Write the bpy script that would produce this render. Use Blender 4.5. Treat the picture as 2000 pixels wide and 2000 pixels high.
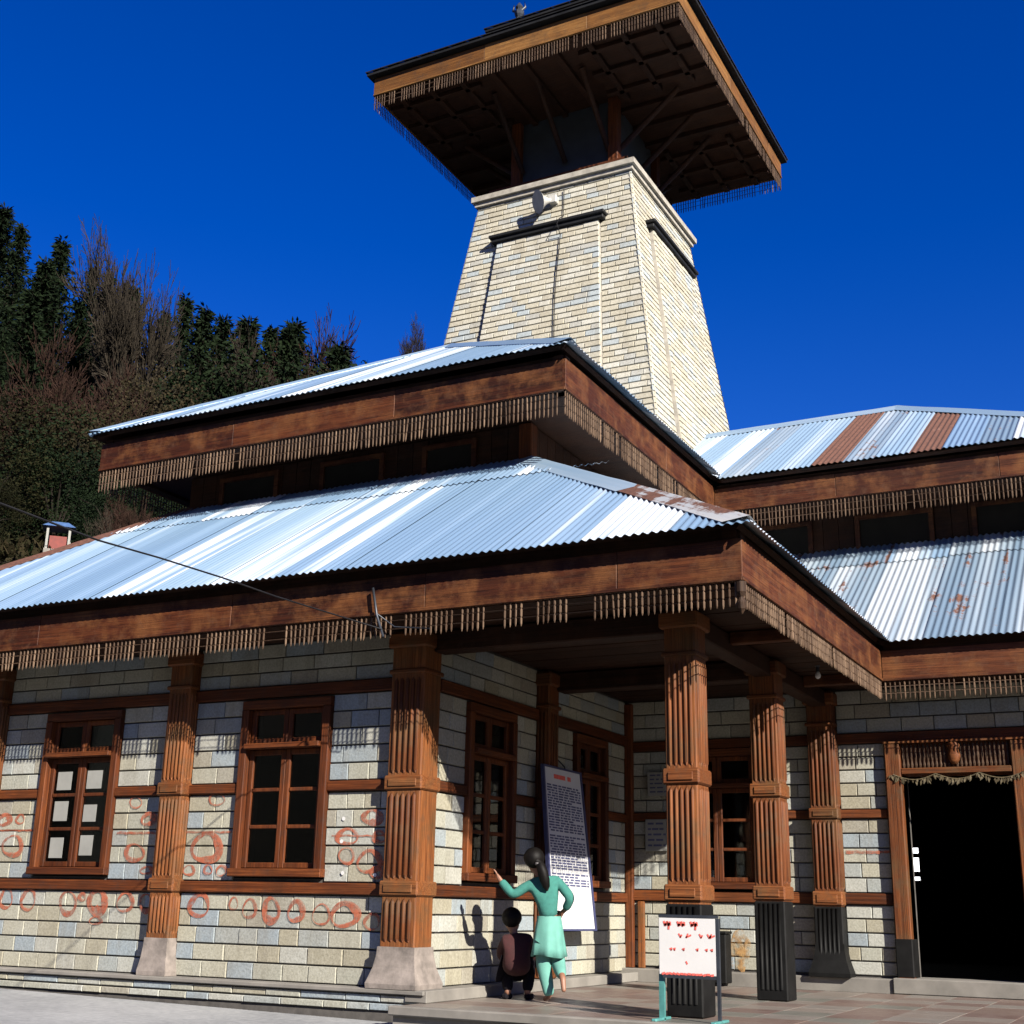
import bpy, bmesh, math, random
from mathutils import Vector, Matrix, noise
rnd = random.Random(7)
scn = bpy.context.scene
for o in list(bpy.data.objects): bpy.data.objects.remove(o)

# ------------------------------------------------------------------ camera
def cam_matrix(a, b, c):
    yaw = Matrix(((math.cos(a), math.sin(a), 0), (-math.sin(a), math.cos(a), 0), (0, 0, 1)))
    base = Matrix(((1, 0, 0), (0, 0, -1), (0, 1, 0)))
    pit = Matrix(((1, 0, 0), (0, math.cos(b), math.sin(b)), (0, -math.sin(b), math.cos(b))))
    rol = Matrix(((math.cos(c), -math.sin(c), 0), (math.sin(c), math.cos(c), 0), (0, 0, 1)))
    return rol @ pit @ base @ yaw
FPX = 2522.36
CM = cam_matrix(.4838, .2959, .0210)
CAM = Vector((0, 0, .8))
cd = bpy.data.cameras.new('camera'); cam = bpy.data.objects.new('camera', cd)
scn.collection.objects.link(cam)
cd.sensor_width = 36; cd.lens = 36 * FPX / 2000; cd.clip_start = .1; cd.clip_end = 3000
R3 = Matrix((CM[0], -CM[1], -CM[2])).transposed()
cam.matrix_world = Matrix.Translation(CAM) @ R3.to_4x4()
scn.camera = cam
def px(u, v, x=None, y=None, z=None):
    """photo pixel (2000 px photo shown at 1932) -> point on the plane it touches"""
    d = CM.transposed() @ Vector(((u * 2000 / 1932 - 1000) / FPX, (v * 2000 / 1932 - 1000) / FPX, 1))
    if x is not None: t = (x - CAM.x) / d.x
    elif y is not None: t = (y - CAM.y) / d.y
    else: t = (z - CAM.z) / d.z
    return CAM + d * t

# ------------------------------------------------------------------ light
SUN = Vector((1.61, -.95, 1.0)).normalized()
w = bpy.data.worlds.new('World'); scn.world = w; w.use_nodes = True
nt = w.node_tree; nt.nodes.clear()
sky = nt.nodes.new('ShaderNodeTexSky'); sky.sky_type = 'NISHITA'; sky.sun_disc = False
sky.sun_elevation = math.asin(SUN.z); sky.sun_rotation = math.atan2(SUN.x, SUN.y)
sky.altitude = 1500; sky.air_density = 1.0; sky.dust_density = 0.0; sky.ozone_density = 4.0
hs = nt.nodes.new('ShaderNodeHueSaturation'); hs.inputs['Saturation'].default_value = 1.34; hs.inputs['Hue'].default_value = .526
bg = nt.nodes.new('ShaderNodeBackground'); bg.inputs['Strength'].default_value = .056
wo = nt.nodes.new('ShaderNodeOutputWorld')
nt.links.new(sky.outputs[0], hs.inputs['Color']); nt.links.new(hs.outputs[0], bg.inputs[0]); nt.links.new(bg.outputs[0], wo.inputs[0])
sl = bpy.data.lights.new('sun', 'SUN'); sl.energy = 5.0; sl.angle = math.radians(.5); sl.color = (1, .93, .82)
so = bpy.data.objects.new('sun', sl); scn.collection.objects.link(so)
so.rotation_euler = SUN.to_track_quat('Z', 'Y').to_euler(); so.location = (20, -10, 30)
scn.view_settings.view_transform = 'Standard'; scn.view_settings.look = 'None'
scn.cycles.diffuse_bounces = 1
scn.view_settings.exposure = 1.45; scn.view_settings.gamma = 1; scn.view_settings.use_curve_mapping = False

# ------------------------------------------------------------------ materials
def ramp(nt, fac, stops, mode='LINEAR'):
    n = nt.nodes.new('ShaderNodeValToRGB'); n.color_ramp.interpolation = mode
    el = n.color_ramp.elements
    while len(el) < len(stops): el.new(.5)
    for e, (p, c) in zip(el, stops): e.position = p; e.color = (*c, 1)
    if fac is not None: nt.links.new(fac, n.inputs[0])
    return n.outputs[0]
def mat(name, rough=.7, metallic=0):
    m = bpy.data.materials.new(name); m.use_nodes = True
    b = m.node_tree.nodes['Principled BSDF']; b.inputs['Roughness'].default_value = rough; b.inputs['Metallic'].default_value = metallic
    return m, m.node_tree, b
def noise_n(nt, scale, detail=4, vec=None, rough=.55):
    n = nt.nodes.new('ShaderNodeTexNoise'); n.inputs['Scale'].default_value = scale; n.inputs['Detail'].default_value = detail
    n.inputs['Roughness'].default_value = rough
    if vec is not None: nt.links.new(vec, n.inputs['Vector'])
    return n.outputs['Fac']
def coords(nt, scale=(1, 1, 1), kind='Object'):
    t = nt.nodes.new('ShaderNodeTexCoord'); m = nt.nodes.new('ShaderNodeMapping'); m.inputs['Scale'].default_value = scale
    nt.links.new(t.outputs[kind], m.inputs[0]); return m.outputs[0]
def geo_pos(nt, scale=(1, 1, 1)):
    t = nt.nodes.new('ShaderNodeNewGeometry'); m = nt.nodes.new('ShaderNodeMapping'); m.inputs['Scale'].default_value = scale
    nt.links.new(t.outputs['Position'], m.inputs[0]); return m.outputs[0]
def mixc(nt, fac, a, b, mode='MIX'):
    n = nt.nodes.new('ShaderNodeMix'); n.data_type = 'RGBA'; n.blend_type = mode
    for s, v in ((n.inputs[0], fac), (n.inputs[6], a), (n.inputs[7], b)):
        if isinstance(v, (int, float)): s.default_value = v
        elif isinstance(v, tuple): s.default_value = (*v, 1)
        else: nt.links.new(v, s)
    return n.outputs[2]
def mth(nt, op, a, b=None):
    n = nt.nodes.new('ShaderNodeMath'); n.operation = op
    for s, v in ((n.inputs[0], a), (n.inputs[1], b)):
        if v is None: continue
        if isinstance(v, (int, float)): s.default_value = v
        else: nt.links.new(v, s)
    return n.outputs[0]
def bump(nt, b, h, strength=.3, dist=.01):
    n = nt.nodes.new('ShaderNodeBump'); n.inputs['Strength'].default_value = strength; n.inputs['Distance'].default_value = dist
    nt.links.new(h, n.inputs['Height']); nt.links.new(n.outputs[0], b.inputs['Normal'])
def rand_tint(nt):
    o = nt.nodes.new('ShaderNodeObjectInfo'); a = nt.nodes.new('ShaderNodeAttribute'); a.attribute_name = 'tint'
    return mth(nt, 'FRACT', mth(nt, 'ADD', o.outputs['Random'], a.outputs['Fac']))
M = {}
def stone(name, stops, dirt=.35, g=1.0):
    m, nt, b = mat(name, .82)
    t = rand_tint(nt)
    c = ramp(nt, t, stops, 'CONSTANT')
    p = geo_pos(nt)
    n1 = noise_n(nt, 7, 5, p, .65); n2 = noise_n(nt, 45, 4, p, .7); n3 = noise_n(nt, 1.3, 3, p)
    c = mixc(nt, mth(nt, 'MULTIPLY', n1, .42), c, ramp(nt, n2, [(.3, (.20 * g, .185 * g, .145 * g)), (.7, (.34 * g, .34 * g, .32 * g))]))
    c = mixc(nt, ramp(nt, n3, [(.45, (0, 0, 0)), (.75, (dirt, dirt, dirt))]), c, (.17 * g, .145 * g, .10 * g))
    gr = noise_n(nt, 1, 5, geo_pos(nt, (5, 5, .9)), .65)
    c = mixc(nt, ramp(nt, gr, [(.52, (0, 0, 0)), (.75, (.5, .5, .5))]), c, (.13 * g, .115 * g, .085 * g))
    s = ramp(nt, n2, [(.25, (.72, .72, .72)), (.6, (1.08, 1.08, 1.08))])
    c = mixc(nt, 1.0, c, s, 'MULTIPLY')
    nt.links.new(c, b.inputs['Base Color']); bump(nt, b, mth(nt, 'ADD', n1, n2), .45, .006)
    M[name] = m
stone('stone', [(0, (0.2694, 0.2633, 0.2101)), (.16, (0.2299, 0.2107, 0.1491)), (.30, (0.2934, 0.3003, 0.2710)), (.42, (0.1759, 0.2208, 0.2536)), (.56, (0.2445, 0.2476, 0.2042)), (.68, (0.2840, 0.2735, 0.2101)), (.80, (0.2111, 0.2319, 0.2265)), (.90, (0.2051, 0.1894, 0.1491))])
stone('tower_stone', [(0, (0.3599, 0.3353, 0.2574)), (.2, (0.3087, 0.2807, 0.2086)), (.36, (0.3855, 0.3746, 0.3194)), (.5, (0.2574, 0.3010, 0.3194)), (.62, (0.3343, 0.3073, 0.2297)), (.76, (0.3733, 0.3556, 0.2917)), (.9, (0.2830, 0.2807, 0.2508))], .3, 1.35)
def plain(name, col, rough=.7, metallic=0, var=.25, scale=6, bmp=.1):
    m, nt, b = mat(name, rough, metallic)
    if max(col) < .02: b.inputs['Specular IOR Level'].default_value = .12
    p = geo_pos(nt); n = noise_n(nt, scale, 5, p, .6)
    d = tuple(x * (1 - var) for x in col); l = tuple(min(1, x * (1 + var)) for x in col)
    nt.links.new(ramp(nt, n, [(.3, d), (.7, l)]), b.inputs['Base Color'])
    if bmp: bump(nt, b, noise_n(nt, scale * 6, 4, p), bmp, .005)
    M[name] = m
    return m
plain('mortar_and_gap_shade', (.06, .055, .05), .95, 0, .3, 12)  # wall joints; below the plinth courses its dark colour is painted shade
plain('black_paint', (.006, .006, .006), .6, 0, .4, 5)
plain('cement', (0.1440, 0.1335, 0.1185), .85, 0, .25, 3)
plain('grey_base', (0.160, 0.136, 0.120), .85, 0, .4, 8, .4)
plain('dark_metal', (.03, .035, .045), .45, .3, .3)
plain('teal_metal', (.06, .20, .19), .5, .2, .3)
plain('white_board', (0.480, 0.474, 0.468), .6, 0, .03)
plain('poster_white', (0.444, 0.450, 0.468), .55, 0, .03)
plain('blue_frame', (.03, .035, .09), .5, 0, .2)
plain('ink', (.05, .055, .12), .7, 0, .2)
plain('red_ink', (.55, .09, .07), .7, 0, .3, 30)
plain('paper', (.20, .20, .185), .8, 0, .1)
plain('wire_black', (.012, .012, .014), .6)
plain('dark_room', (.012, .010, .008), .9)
plain('slate', (0.0120, 0.0124, 0.0132), .6, 0, .35, 4)
plain('speaker_grey', (0.330, 0.324, 0.300), .5, 0, .15)
plain('tower_trim', (0.2704, 0.2496, 0.2106), .8, 0, .3, 8)
plain('tower_joint', (.085, .075, .06), .95, 0, .3, 12)
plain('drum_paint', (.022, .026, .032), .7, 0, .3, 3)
plain('leaf_dry', (.06, .045, .02), .8, 0, .5, 40)
def wood(name, stops, axis, grain=55, rough=.62, blotch=(.045, .016, .006), bl=.55):
    m, nt, b = mat(name, rough); b.inputs['Specular IOR Level'].default_value = .2
    sc = [grain] * 3; sc[axis] = 2.2
    p = geo_pos(nt, tuple(sc)); n = noise_n(nt, 1, 5, p, .6)
    q = geo_pos(nt); n2 = noise_n(nt, 3.2, 5, q, .65)
    o = nt.nodes.new('ShaderNodeObjectInfo')
    at = nt.nodes.new('ShaderNodeAttribute'); at.attribute_name = 'tint'
    f = mth(nt, 'ADD', mth(nt, 'ADD', mth(nt, 'MULTIPLY', n, .75), mth(nt, 'MULTIPLY', o.outputs['Random'], .25)), mth(nt, 'MULTIPLY', mth(nt, 'SUBTRACT', at.outputs['Fac'], .0), .35))
    c = ramp(nt, f, stops)
    c = mixc(nt, ramp(nt, n2, [(.46, (0, 0, 0)), (.68, (bl, bl, bl))]), c, blotch)
    sc2 = [150] * 3; sc2[axis] = 1.1
    n5 = noise_n(nt, 1, 4, geo_pos(nt, tuple(sc2)), .7); n6 = noise_n(nt, 9, 5, q, .7)
    c = mixc(nt, 1.0, c, ramp(nt, n5, [(.34, (.42, .40, .38)), (.56, (1.08, 1.08, 1.08))]), 'MULTIPLY')
    c = mixc(nt, ramp(nt, n6, [(.52, (0, 0, 0)), (.72, (.55, .55, .55))]), c, tuple(.55 * (x + .02) for x in blotch))
    nt.links.new(c, b.inputs['Base Color']); bump(nt, b, mth(nt, 'ADD', n, n5), .6, .006)
    M[name] = m
RED = [(.25, (0.0314, 0.0073, 0.0020)), (.5, (0.0874, 0.0224, 0.0056)), (.75, (0.1680, 0.0504, 0.0134))]
for ax, s in enumerate('xyz'): wood('wood_' + s, RED, ax)
ORG = [(.25, (0.0392, 0.0101, 0.0028)), (.5, (0.1120, 0.0336, 0.0090)), (.75, (0.2128, 0.0784, 0.0246))]
for ax, s in enumerate('xyz'): wood('column_' + s, ORG, ax, 60, .6, (.085, .047, .020), .8)
FAS = [(.25, (.012, .003, .0011)), (.5, (.042, .0105, .0035)), (.75, (.10, .030, .0095))]
for ax, s in enumerate('xyz'): wood('fascia_' + s, FAS, ax, 26, .6, (.125, .048, .016), .9)
wood('tower_fascia_x', [(.25, (.085, .032, .008)), (.5, (.15, .064, .016)), (.75, (.22, .11, .034))], 0, 25, .6, (0.066, 0.033, 0.013), .5)
wood('tower_fascia_y', [(.25, (.085, .032, .008)), (.5, (.15, .064, .016)), (.75, (.22, .11, .034))], 1, 25, .6, (0.066, 0.033, 0.013), .5)
wood('pendant', [(.30, (.016, .008, .004)), (.6, (.055, .031, .018)), (.95, (.16, .105, .068))], 2, 40, .65, (0.037, 0.019, 0.011), .5)
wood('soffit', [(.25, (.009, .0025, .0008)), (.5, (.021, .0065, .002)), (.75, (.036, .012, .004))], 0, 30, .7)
def galv(name, cols, metallic, rough, rust=.0):
    m, nt, b = mat(name, rough, metallic)
    o = nt.nodes.new('ShaderNodeObjectInfo')
    uv = nt.nodes.new('ShaderNodeAttribute'); uv.attribute_name = 'run'      # (across, up-slope, 0) metres
    mp = nt.nodes.new('ShaderNodeMapping'); mp.inputs['Scale'].default_value = (3.4, .10, 1); nt.links.new(uv.outputs['Vector'], mp.inputs[0])
    st = noise_n(nt, 1.0, 3, mp.outputs[0], .5)
    c = ramp(nt, mth(nt, 'ADD', mth(nt, 'MULTIPLY', st, .7), mth(nt, 'MULTIPLY', o.outputs['Random'], .3)), [(.38, cols[0]), (.53, cols[1]), (.60, cols[2])])
    p = geo_pos(nt); n = noise_n(nt, 2.0, 6, p, .7); n4 = noise_n(nt, 30, 3, p)
    mp2 = nt.nodes.new('ShaderNodeMapping'); mp2.inputs['Scale'].default_value = (9, .5, 1); nt.links.new(uv.outputs['Vector'], mp2.inputs[0])
    rs = noise_n(nt, 1.0, 4, mp2.outputs[0], .6)
    rr = mth(nt, 'ADD', mth(nt, 'MULTIPLY', n, .6), mth(nt, 'MULTIPLY', rs, .4))
    k = .72 - rust * .30
    rf = ramp(nt, rr, [(k, (0, 0, 0)), (k + .05, (1, 1, 1))])
    rc = ramp(nt, n4, [(.3, (.05, .018, .011)), (.7, (.11, .045, .026))])
    c = mixc(nt, rf, c, rc)
    nt.links.new(c, b.inputs['Base Color'])
    mm = mth(nt, 'MULTIPLY', mth(nt, 'SUBTRACT', 1.0, rf), metallic); nt.links.new(mm, b.inputs['Metallic'])
    nt.links.new(ramp(nt, rf, [(0, (rough,) * 3), (1, (.85,) * 3)]), b.inputs['Roughness'])
    M[name] = m
galv('galvanised', [(0.1736, 0.2744, 0.4032), (0.2296, 0.3416, 0.4816), (0.6272, 0.6944, 0.7616)], .45, .40, .0)
galv('galvanised_white', [(.21, .31, .42), (.36, .44, .52), (.62, .65, .67)], .35, .45, .0)
galv('galvanised_worn', [(.15, .22, .30), (.24, .31, .38), (.42, .47, .52)], .4, .45, .55)
galv('cap_rust', [(.28, .29, .31), (.36, .38, .40), (.45, .45, .44)], .3, .5, .85)
galv('rusted', [(.07, .026, .016), (.09, .035, .022), (.14, .07, .05)], .1, .8, 1.2)
def glass():
    m = bpy.data.materials.new('window_glass'); m.use_nodes = True; nt = m.node_tree; nt.nodes.clear()
    out = nt.nodes.new('ShaderNodeOutputMaterial'); mx = nt.nodes.new('ShaderNodeMixShader'); fr = nt.nodes.new('ShaderNodeFresnel')
    fr.inputs[0].default_value = 1.4
    tr = nt.nodes.new('ShaderNodeBsdfTransparent'); tr.inputs[0].default_value = (.55, .58, .58, 1)
    gl = nt.nodes.new('ShaderNodeBsdfGlossy'); gl.inputs['Roughness'].default_value = .03
    nt.links.new(fr.outputs[0], mx.inputs[0]); nt.links.new(tr.outputs[0], mx.inputs[1]); nt.links.new(gl.outputs[0], mx.inputs[2]); nt.links.new(mx.outputs[0], out.inputs[0])
    M['glass'] = m
glass()
def paint():
    m = bpy.data.materials.new('red_wall_paint'); m.use_nodes = True; nt = m.node_tree
    b = nt.nodes['Principled BSDF']; b.inputs['Roughness'].default_value = .85
    p = geo_pos(nt); n = noise_n(nt, 22, 5, p, .7); n2 = noise_n(nt, 5, 3, p)
    nt.links.new(ramp(nt, n2, [(.35, (.22, .046, .020)), (.65, (.33, .088, .042))]), b.inputs['Base Color'])
    nt.links.new(ramp(nt, mth(nt, 'ADD', mth(nt, 'MULTIPLY', n, .7), mth(nt, 'MULTIPLY', n2, .3)), [(.30, (.0, .0, .0)), (.58, (.85, .85, .85))]), b.inputs['Alpha'])
    M['red_wall_paint'] = m
paint()
def stain():
    m = bpy.data.materials.new('orange_stain'); m.use_nodes = True; nt = m.node_tree
    b = nt.nodes['Principled BSDF']; b.inputs['Roughness'].default_value = .85
    p = geo_pos(nt); n = noise_n(nt, 14, 5, p, .7)
    nt.links.new(ramp(nt, n, [(.3, (.22, .10, .025)), (.7, (.40, .25, .10))]), b.inputs['Base Color'])
    nt.links.new(ramp(nt, noise_n(nt, 9, 4, p, .7), [(.40, (.0, .0, .0)), (.62, (.85, .85, .85))]), b.inputs['Alpha'])
    M['orange_stain'] = m
stain()
def lit():
    m = bpy.data.materials.new('frosted_lit'); m.use_nodes = True; b = m.node_tree.nodes['Principled BSDF']
    b.inputs['Base Color'].default_value = (.8, .8, .8, 1); b.inputs['Emission Color'].default_value = (.95, .97, 1, 1); b.inputs['Emission Strength'].default_value = 1.1
    M['frosted_lit'] = m
lit()
def leafmat(name, dark, light, rough=.8):
    m, nt, b = mat(name, rough); b.inputs['Specular IOR Level'].default_value = .08
    a = nt.nodes.new('ShaderNodeAttribute'); a.attribute_name = 'tint'; o = nt.nodes.new('ShaderNodeObjectInfo')
    f = mth(nt, 'ADD', mth(nt, 'MULTIPLY', a.outputs['Fac'], .7), mth(nt, 'MULTIPLY', o.outputs['Random'], .3))
    nt.links.new(ramp(nt, f, [(.1, dark), (.9, light)]), b.inputs['Base Color']); M[name] = m
leafmat('needles', (0.0017, 0.0046, 0.0017), (0.0084, 0.0151, 0.0050))
leafmat('leaves_olive', (0.0034, 0.0042, 0.0013), (0.0151, 0.0143, 0.0046))
leafmat('twigs_red', (0.0132, 0.0066, 0.0048), (0.0330, 0.0180, 0.0126))
leafmat('twigs_grey', (0.0132, 0.0108, 0.0078), (0.0360, 0.0288, 0.0210))
leafmat('bark', (0.0090, 0.0072, 0.0054), (0.0240, 0.0192, 0.0144))
leafmat('bark_pale', (0.0360, 0.0300, 0.0204), (0.0780, 0.0648, 0.0450))
leafmat('scrub', (0.0060, 0.0066, 0.0024), (0.0270, 0.0204, 0.0102))
def ground_mats():
    m, nt, b = mat('concrete_ground', .9)
    p = geo_pos(nt); n = noise_n(nt, .8, 6, p, .65); n2 = noise_n(nt, 14, 5, p, .7)
    c = ramp(nt, n, [(.35, (.14, .15, .165)), (.65, (.29, .30, .31))])
    c = mixc(nt, .5, c, ramp(nt, n2, [(.3, (.13, .13, .13)), (.65, (.29, .29, .28))]))
    far = nt.nodes.new('ShaderNodeVectorMath'); far.operation = 'LENGTH'; nt.links.new(p, far.inputs[0])
    f = ramp(nt, mth(nt, 'MULTIPLY', far.outputs['Value'], .01), [(.26, (0, 0, 0)), (.34, (1, 1, 1))])
    c = mixc(nt, f, c, ramp(nt, n, [(.3, (.05, .055, .025)), (.7, (.12, .10, .055))]))
    nt.links.new(c, b.inputs['Base Color']); bump(nt, b, n2, .4, .01); M['concrete_ground'] = m
    m, nt, b = mat('hill_soil', .95)
    p = geo_pos(nt); n = noise_n(nt, .12, 6, p, .7)
    nt.links.new(ramp(nt, n, [(.35, (0.0090, 0.0102, 0.0048)), (.55, (0.0216, 0.0180, 0.0108)), (.72, (0.0540, 0.0396, 0.0234))]), b.inputs['Base Color']); M['hill_soil'] = m
    m, nt, b = mat('floor_tile', .38)
    t = rand_tint(nt); c = ramp(nt, t, [(0, (0.1309, 0.0924, 0.0770)), (.22, (0.1540, 0.1386, 0.1232)), (.42, (0.1155, 0.0770, 0.0658)), (.58, (0.1617, 0.1386, 0.1197)), (.74, (0.1386, 0.1043, 0.0889)), (.9, (0.1155, 0.1155, 0.1001))], 'CONSTANT')
    p = geo_pos(nt); n = noise_n(nt, 6, 6, p, .7); c = mixc(nt, ramp(nt, n, [(.4, (0, 0, 0)), (.7, (0.330, 0.330, 0.330))]), c, (0.149, 0.127, 0.110))
    nt.links.new(c, b.inputs['Base Color']); nt.links.new(ramp(nt, n, [(.3, (.3, .3, .3)), (.7, (.6, .6, .6))]), b.inputs['Roughness']); M['floor_tile'] = m
ground_mats()

# ------------------------------------------------------------------ mesh helpers
class MB:
    def __init__(s): s.v = []; s.f = []; s.t = []; s.smooth = []
    def add(s, vs, fs, tint=0., smooth=False):
        b = len(s.v); s.v += [Vector(x) for x in vs]
        for f in fs: s.f.append([b + i for i in f]); s.t.append(tint); s.smooth.append(smooth)
    def box(s, lo, hi, tint=0., mtx=None):
        x0, y0, z0 = lo; x1, y1, z1 = hi
        vs = [Vector(p) for p in ((x0, y0, z0), (x1, y0, z0), (x1, y1, z0), (x0, y1, z0), (x0, y0, z1), (x1, y0, z1), (x1, y1, z1), (x0, y1, z1))]
        if mtx: vs = [mtx @ p for p in vs]
        s.add(vs, [(0, 3, 2, 1), (4, 5, 6, 7), (0, 1, 5, 4), (1, 2, 6, 5), (2, 3, 7, 6), (3, 0, 4, 7)], tint)
    def cbox(s, lo, hi, c=.008, tint=0.):
        """box with chamfered edges"""
        x0, y0, z0 = lo; x1, y1, z1 = hi
        c = min(c, (x1 - x0) * .4, (y1 - y0) * .4, (z1 - z0) * .4)
        bm = bmesh.new(); bmesh.ops.create_cube(bm, size=1)
        for v in bm.verts: v.co = Vector(((x0 + x1) / 2 + v.co.x * (x1 - x0), (y0 + y1) / 2 + v.co.y * (y1 - y0), (z0 + z1) / 2 + v.co.z * (z1 - z0)))
        bmesh.ops.bevel(bm, geom=list(bm.edges), offset=c, segments=1, affect='EDGES', profile=.5)
        bm.verts.index_update(); s.add([v.co.copy() for v in bm.verts], [[v.index for v in f.verts] for f in bm.faces], tint); bm.free()
    def tube(s, pts, radii, n=6, tint=0., cap=True, smooth=True):
        pts = [Vector(p) for p in pts]
        if isinstance(radii, (int, float)): radii = [radii] * len(pts)
        rings = []; up = Vector((0, 0, 1))
        b = len(s.v)
        for i, p in enumerate(pts):
            d = (pts[min(i + 1, len(pts) - 1)] - pts[max(i - 1, 0)])
            if d.length < 1e-9: d = Vector((0, 0, 1))
            d.normalize(); a = up if abs(d.z) < .95 else Vector((1, 0, 0))
            e1 = d.cross(a).normalized(); e2 = d.cross(e1)
            for k in range(n):
                t = 2 * math.pi * k / n; s.v.append(p + (e1 * math.cos(t) + e2 * math.sin(t)) * radii[i])
        for i in range(len(pts) - 1):
            for k in range(n):
                s.f.append([b + i * n + k, b + i * n + (k + 1) % n, b + (i + 1) * n + (k + 1) % n, b + (i + 1) * n + k]); s.t.append(tint); s.smooth.append(smooth)
        if cap:
            for i, r in ((0, 1), (len(pts) - 1, -1)):
                s.f.append([b + i * n + k for k in range(n)][::r]); s.t.append(tint); s.smooth.append(False)
    def lathe(s, c, prof, n=12, tint=0., sx=1, sy=1):
        """prof = [(r, z)], around vertical axis through c"""
        b = len(s.v); c = Vector(c)
        for r, z in prof:
            for k in range(n):
                t = 2 * math.pi * k / n; s.v.append(c + Vector((r * math.cos(t) * sx, r * math.sin(t) * sy, z)))
        for i in range(len(prof) - 1):
            for k in range(n):
                s.f.append([b + i * n + k, b + i * n + (k + 1) % n, b + (i + 1) * n + (k + 1) % n, b + (i + 1) * n + k]); s.t.append(tint); s.smooth.append(n > 8)
        s.f.append([b + k for k in range(n)][::-1]); s.t.append(tint); s.smooth.append(False)
        s.f.append([b + (len(prof) - 1) * n + k for k in range(n)]); s.t.append(tint); s.smooth.append(False)
    def mesh(s, name, origin=Vector((0, 0, 0))):
        me = bpy.data.meshes.new(name); me.from_pydata([tuple(v - origin) for v in s.v], [], s.f)
        me.polygons.foreach_set('use_smooth', s.smooth)
        a = me.attributes.new('tint', 'FLOAT', 'FACE'); a.data.foreach_set('value', s.t)
        me.update(); return me
    def build(s, name, m, parent=None, origin=None):
        org = parent_origin(parent) if origin is None else origin
        me = s.mesh(name, org); me.materials.append(M[m] if isinstance(m, str) else m)
        return link(name, me, parent)
ORIGIN = {}
def parent_origin(p):
    o = Vector((0, 0, 0))
    while p is not None: o = o + p.location; p = p.parent
    return o
def link(name, data, parent=None):
    o = bpy.data.objects.new(name, data); scn.collection.objects.link(o)
    if parent is not None: o.parent = parent
    return o
def thing(name, label, cat, loc, group=None):
    o = link(name, None); o.location = loc; o.empty_display_size = .2
    o['label'] = label; o['category'] = cat
    if group: o['group'] = group
    return o
def tag(o, label, cat, group=None):
    o['label'] = label; o['category'] = cat
    if group: o['group'] = group
    return o
def struct(o): o['kind'] = 'structure'; return o
def part(name, m, parent, *boxes, c=None):
    mb = MB()
    for lo, hi in boxes:
        lo2 = tuple(min(a, b) for a, b in zip(lo, hi)); hi2 = tuple(max(a, b) for a, b in zip(lo, hi))
        mb.cbox(lo2, hi2, c) if c else mb.box(lo2, hi2)
    return mb.build(name, m, parent)

# ------------------------------------------------------------------ ground and terrace
YA, YC, XB = 10.09, 14.80, -6.13
def gz(x, y):
    return -.15 - .014 * max(0, min(8, x + 11)) - .012 * max(0, min(6, 9.9 - y))
def make_ground():
    mb = MB()
    xs = [-900, -300, -100, -40, -20, -14, -12, -11, -10, -9, -8, -7, -6, -5, -4, -3, 0, 4, 10, 30, 100, 300, 900]
    ys = [-900, -300, -100, -30, -10, 0, 2, 4, 5, 6, 7, 8, 9, 9.84, 12, 20, 30, 100, 300, 900]
    b = [(x, y, gz(x, y)) for y in ys for x in xs]; n = len(xs)
    mb.add(b, [(j * n + i, j * n + i + 1, (j + 1) * n + i + 1, (j + 1) * n + i) for j in range(len(ys) - 1) for i in range(n - 1)])
    struct(mb.build('ground', 'hill_soil'))
    ap = MB(); xs = [-30, -20, -14, -12, -11, -10, -9, -8, -7, -6, -5]; ys = [6.2, 7, 8, 9, 9.86]; n = len(xs)
    ap.add([(x, y, gz(x, y) + .06) for y in ys for x in xs], [(j * n + i, j * n + i + 1, (j + 1) * n + i + 1, (j + 1) * n + i) for j in range(len(ys) - 1) for i in range(n - 1)])
    ap.add([(-30, 9.86, gz(-30, 9.86) + .06), (-5, 9.86, gz(-5, 9.86) + .06), (-5, 9.86, -.5), (-30, 9.86, -.5)], [(0, 3, 2, 1)])
    struct(ap.build('pavement', 'concrete_ground'))
make_ground()
terrace = struct(part('terrace', 'cement', None, ((-6.02, 9.56, -.6), (1.6, 14.83, -.012))))
part('kerb_stone', 'cement', terrace, ((-6.04, 9.50, -.07), (1.62, 9.60, .004)), c=.01)
tile_me = {}
def tile_mesh(k):
    if k not in tile_me:
        mb = MB(); mb.cbox((-.2238, -.2238, -.02), (.2238, .2238, 0), .002, 0); me = mb.mesh('tile'); me.materials.append(M['floor_tile']); tile_me[k] = me
    return tile_me[k]
for i in range(16):
    for j in range(12):
        x = -5.78 + i * .45; y = 9.83 + j * .45
        if y > 14.7: continue
        o = link('tile', tile_mesh(0), terrace); o.location = (x, y, rnd.uniform(-.0015, .0015)); o.scale = (1, 1, 1)

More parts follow.
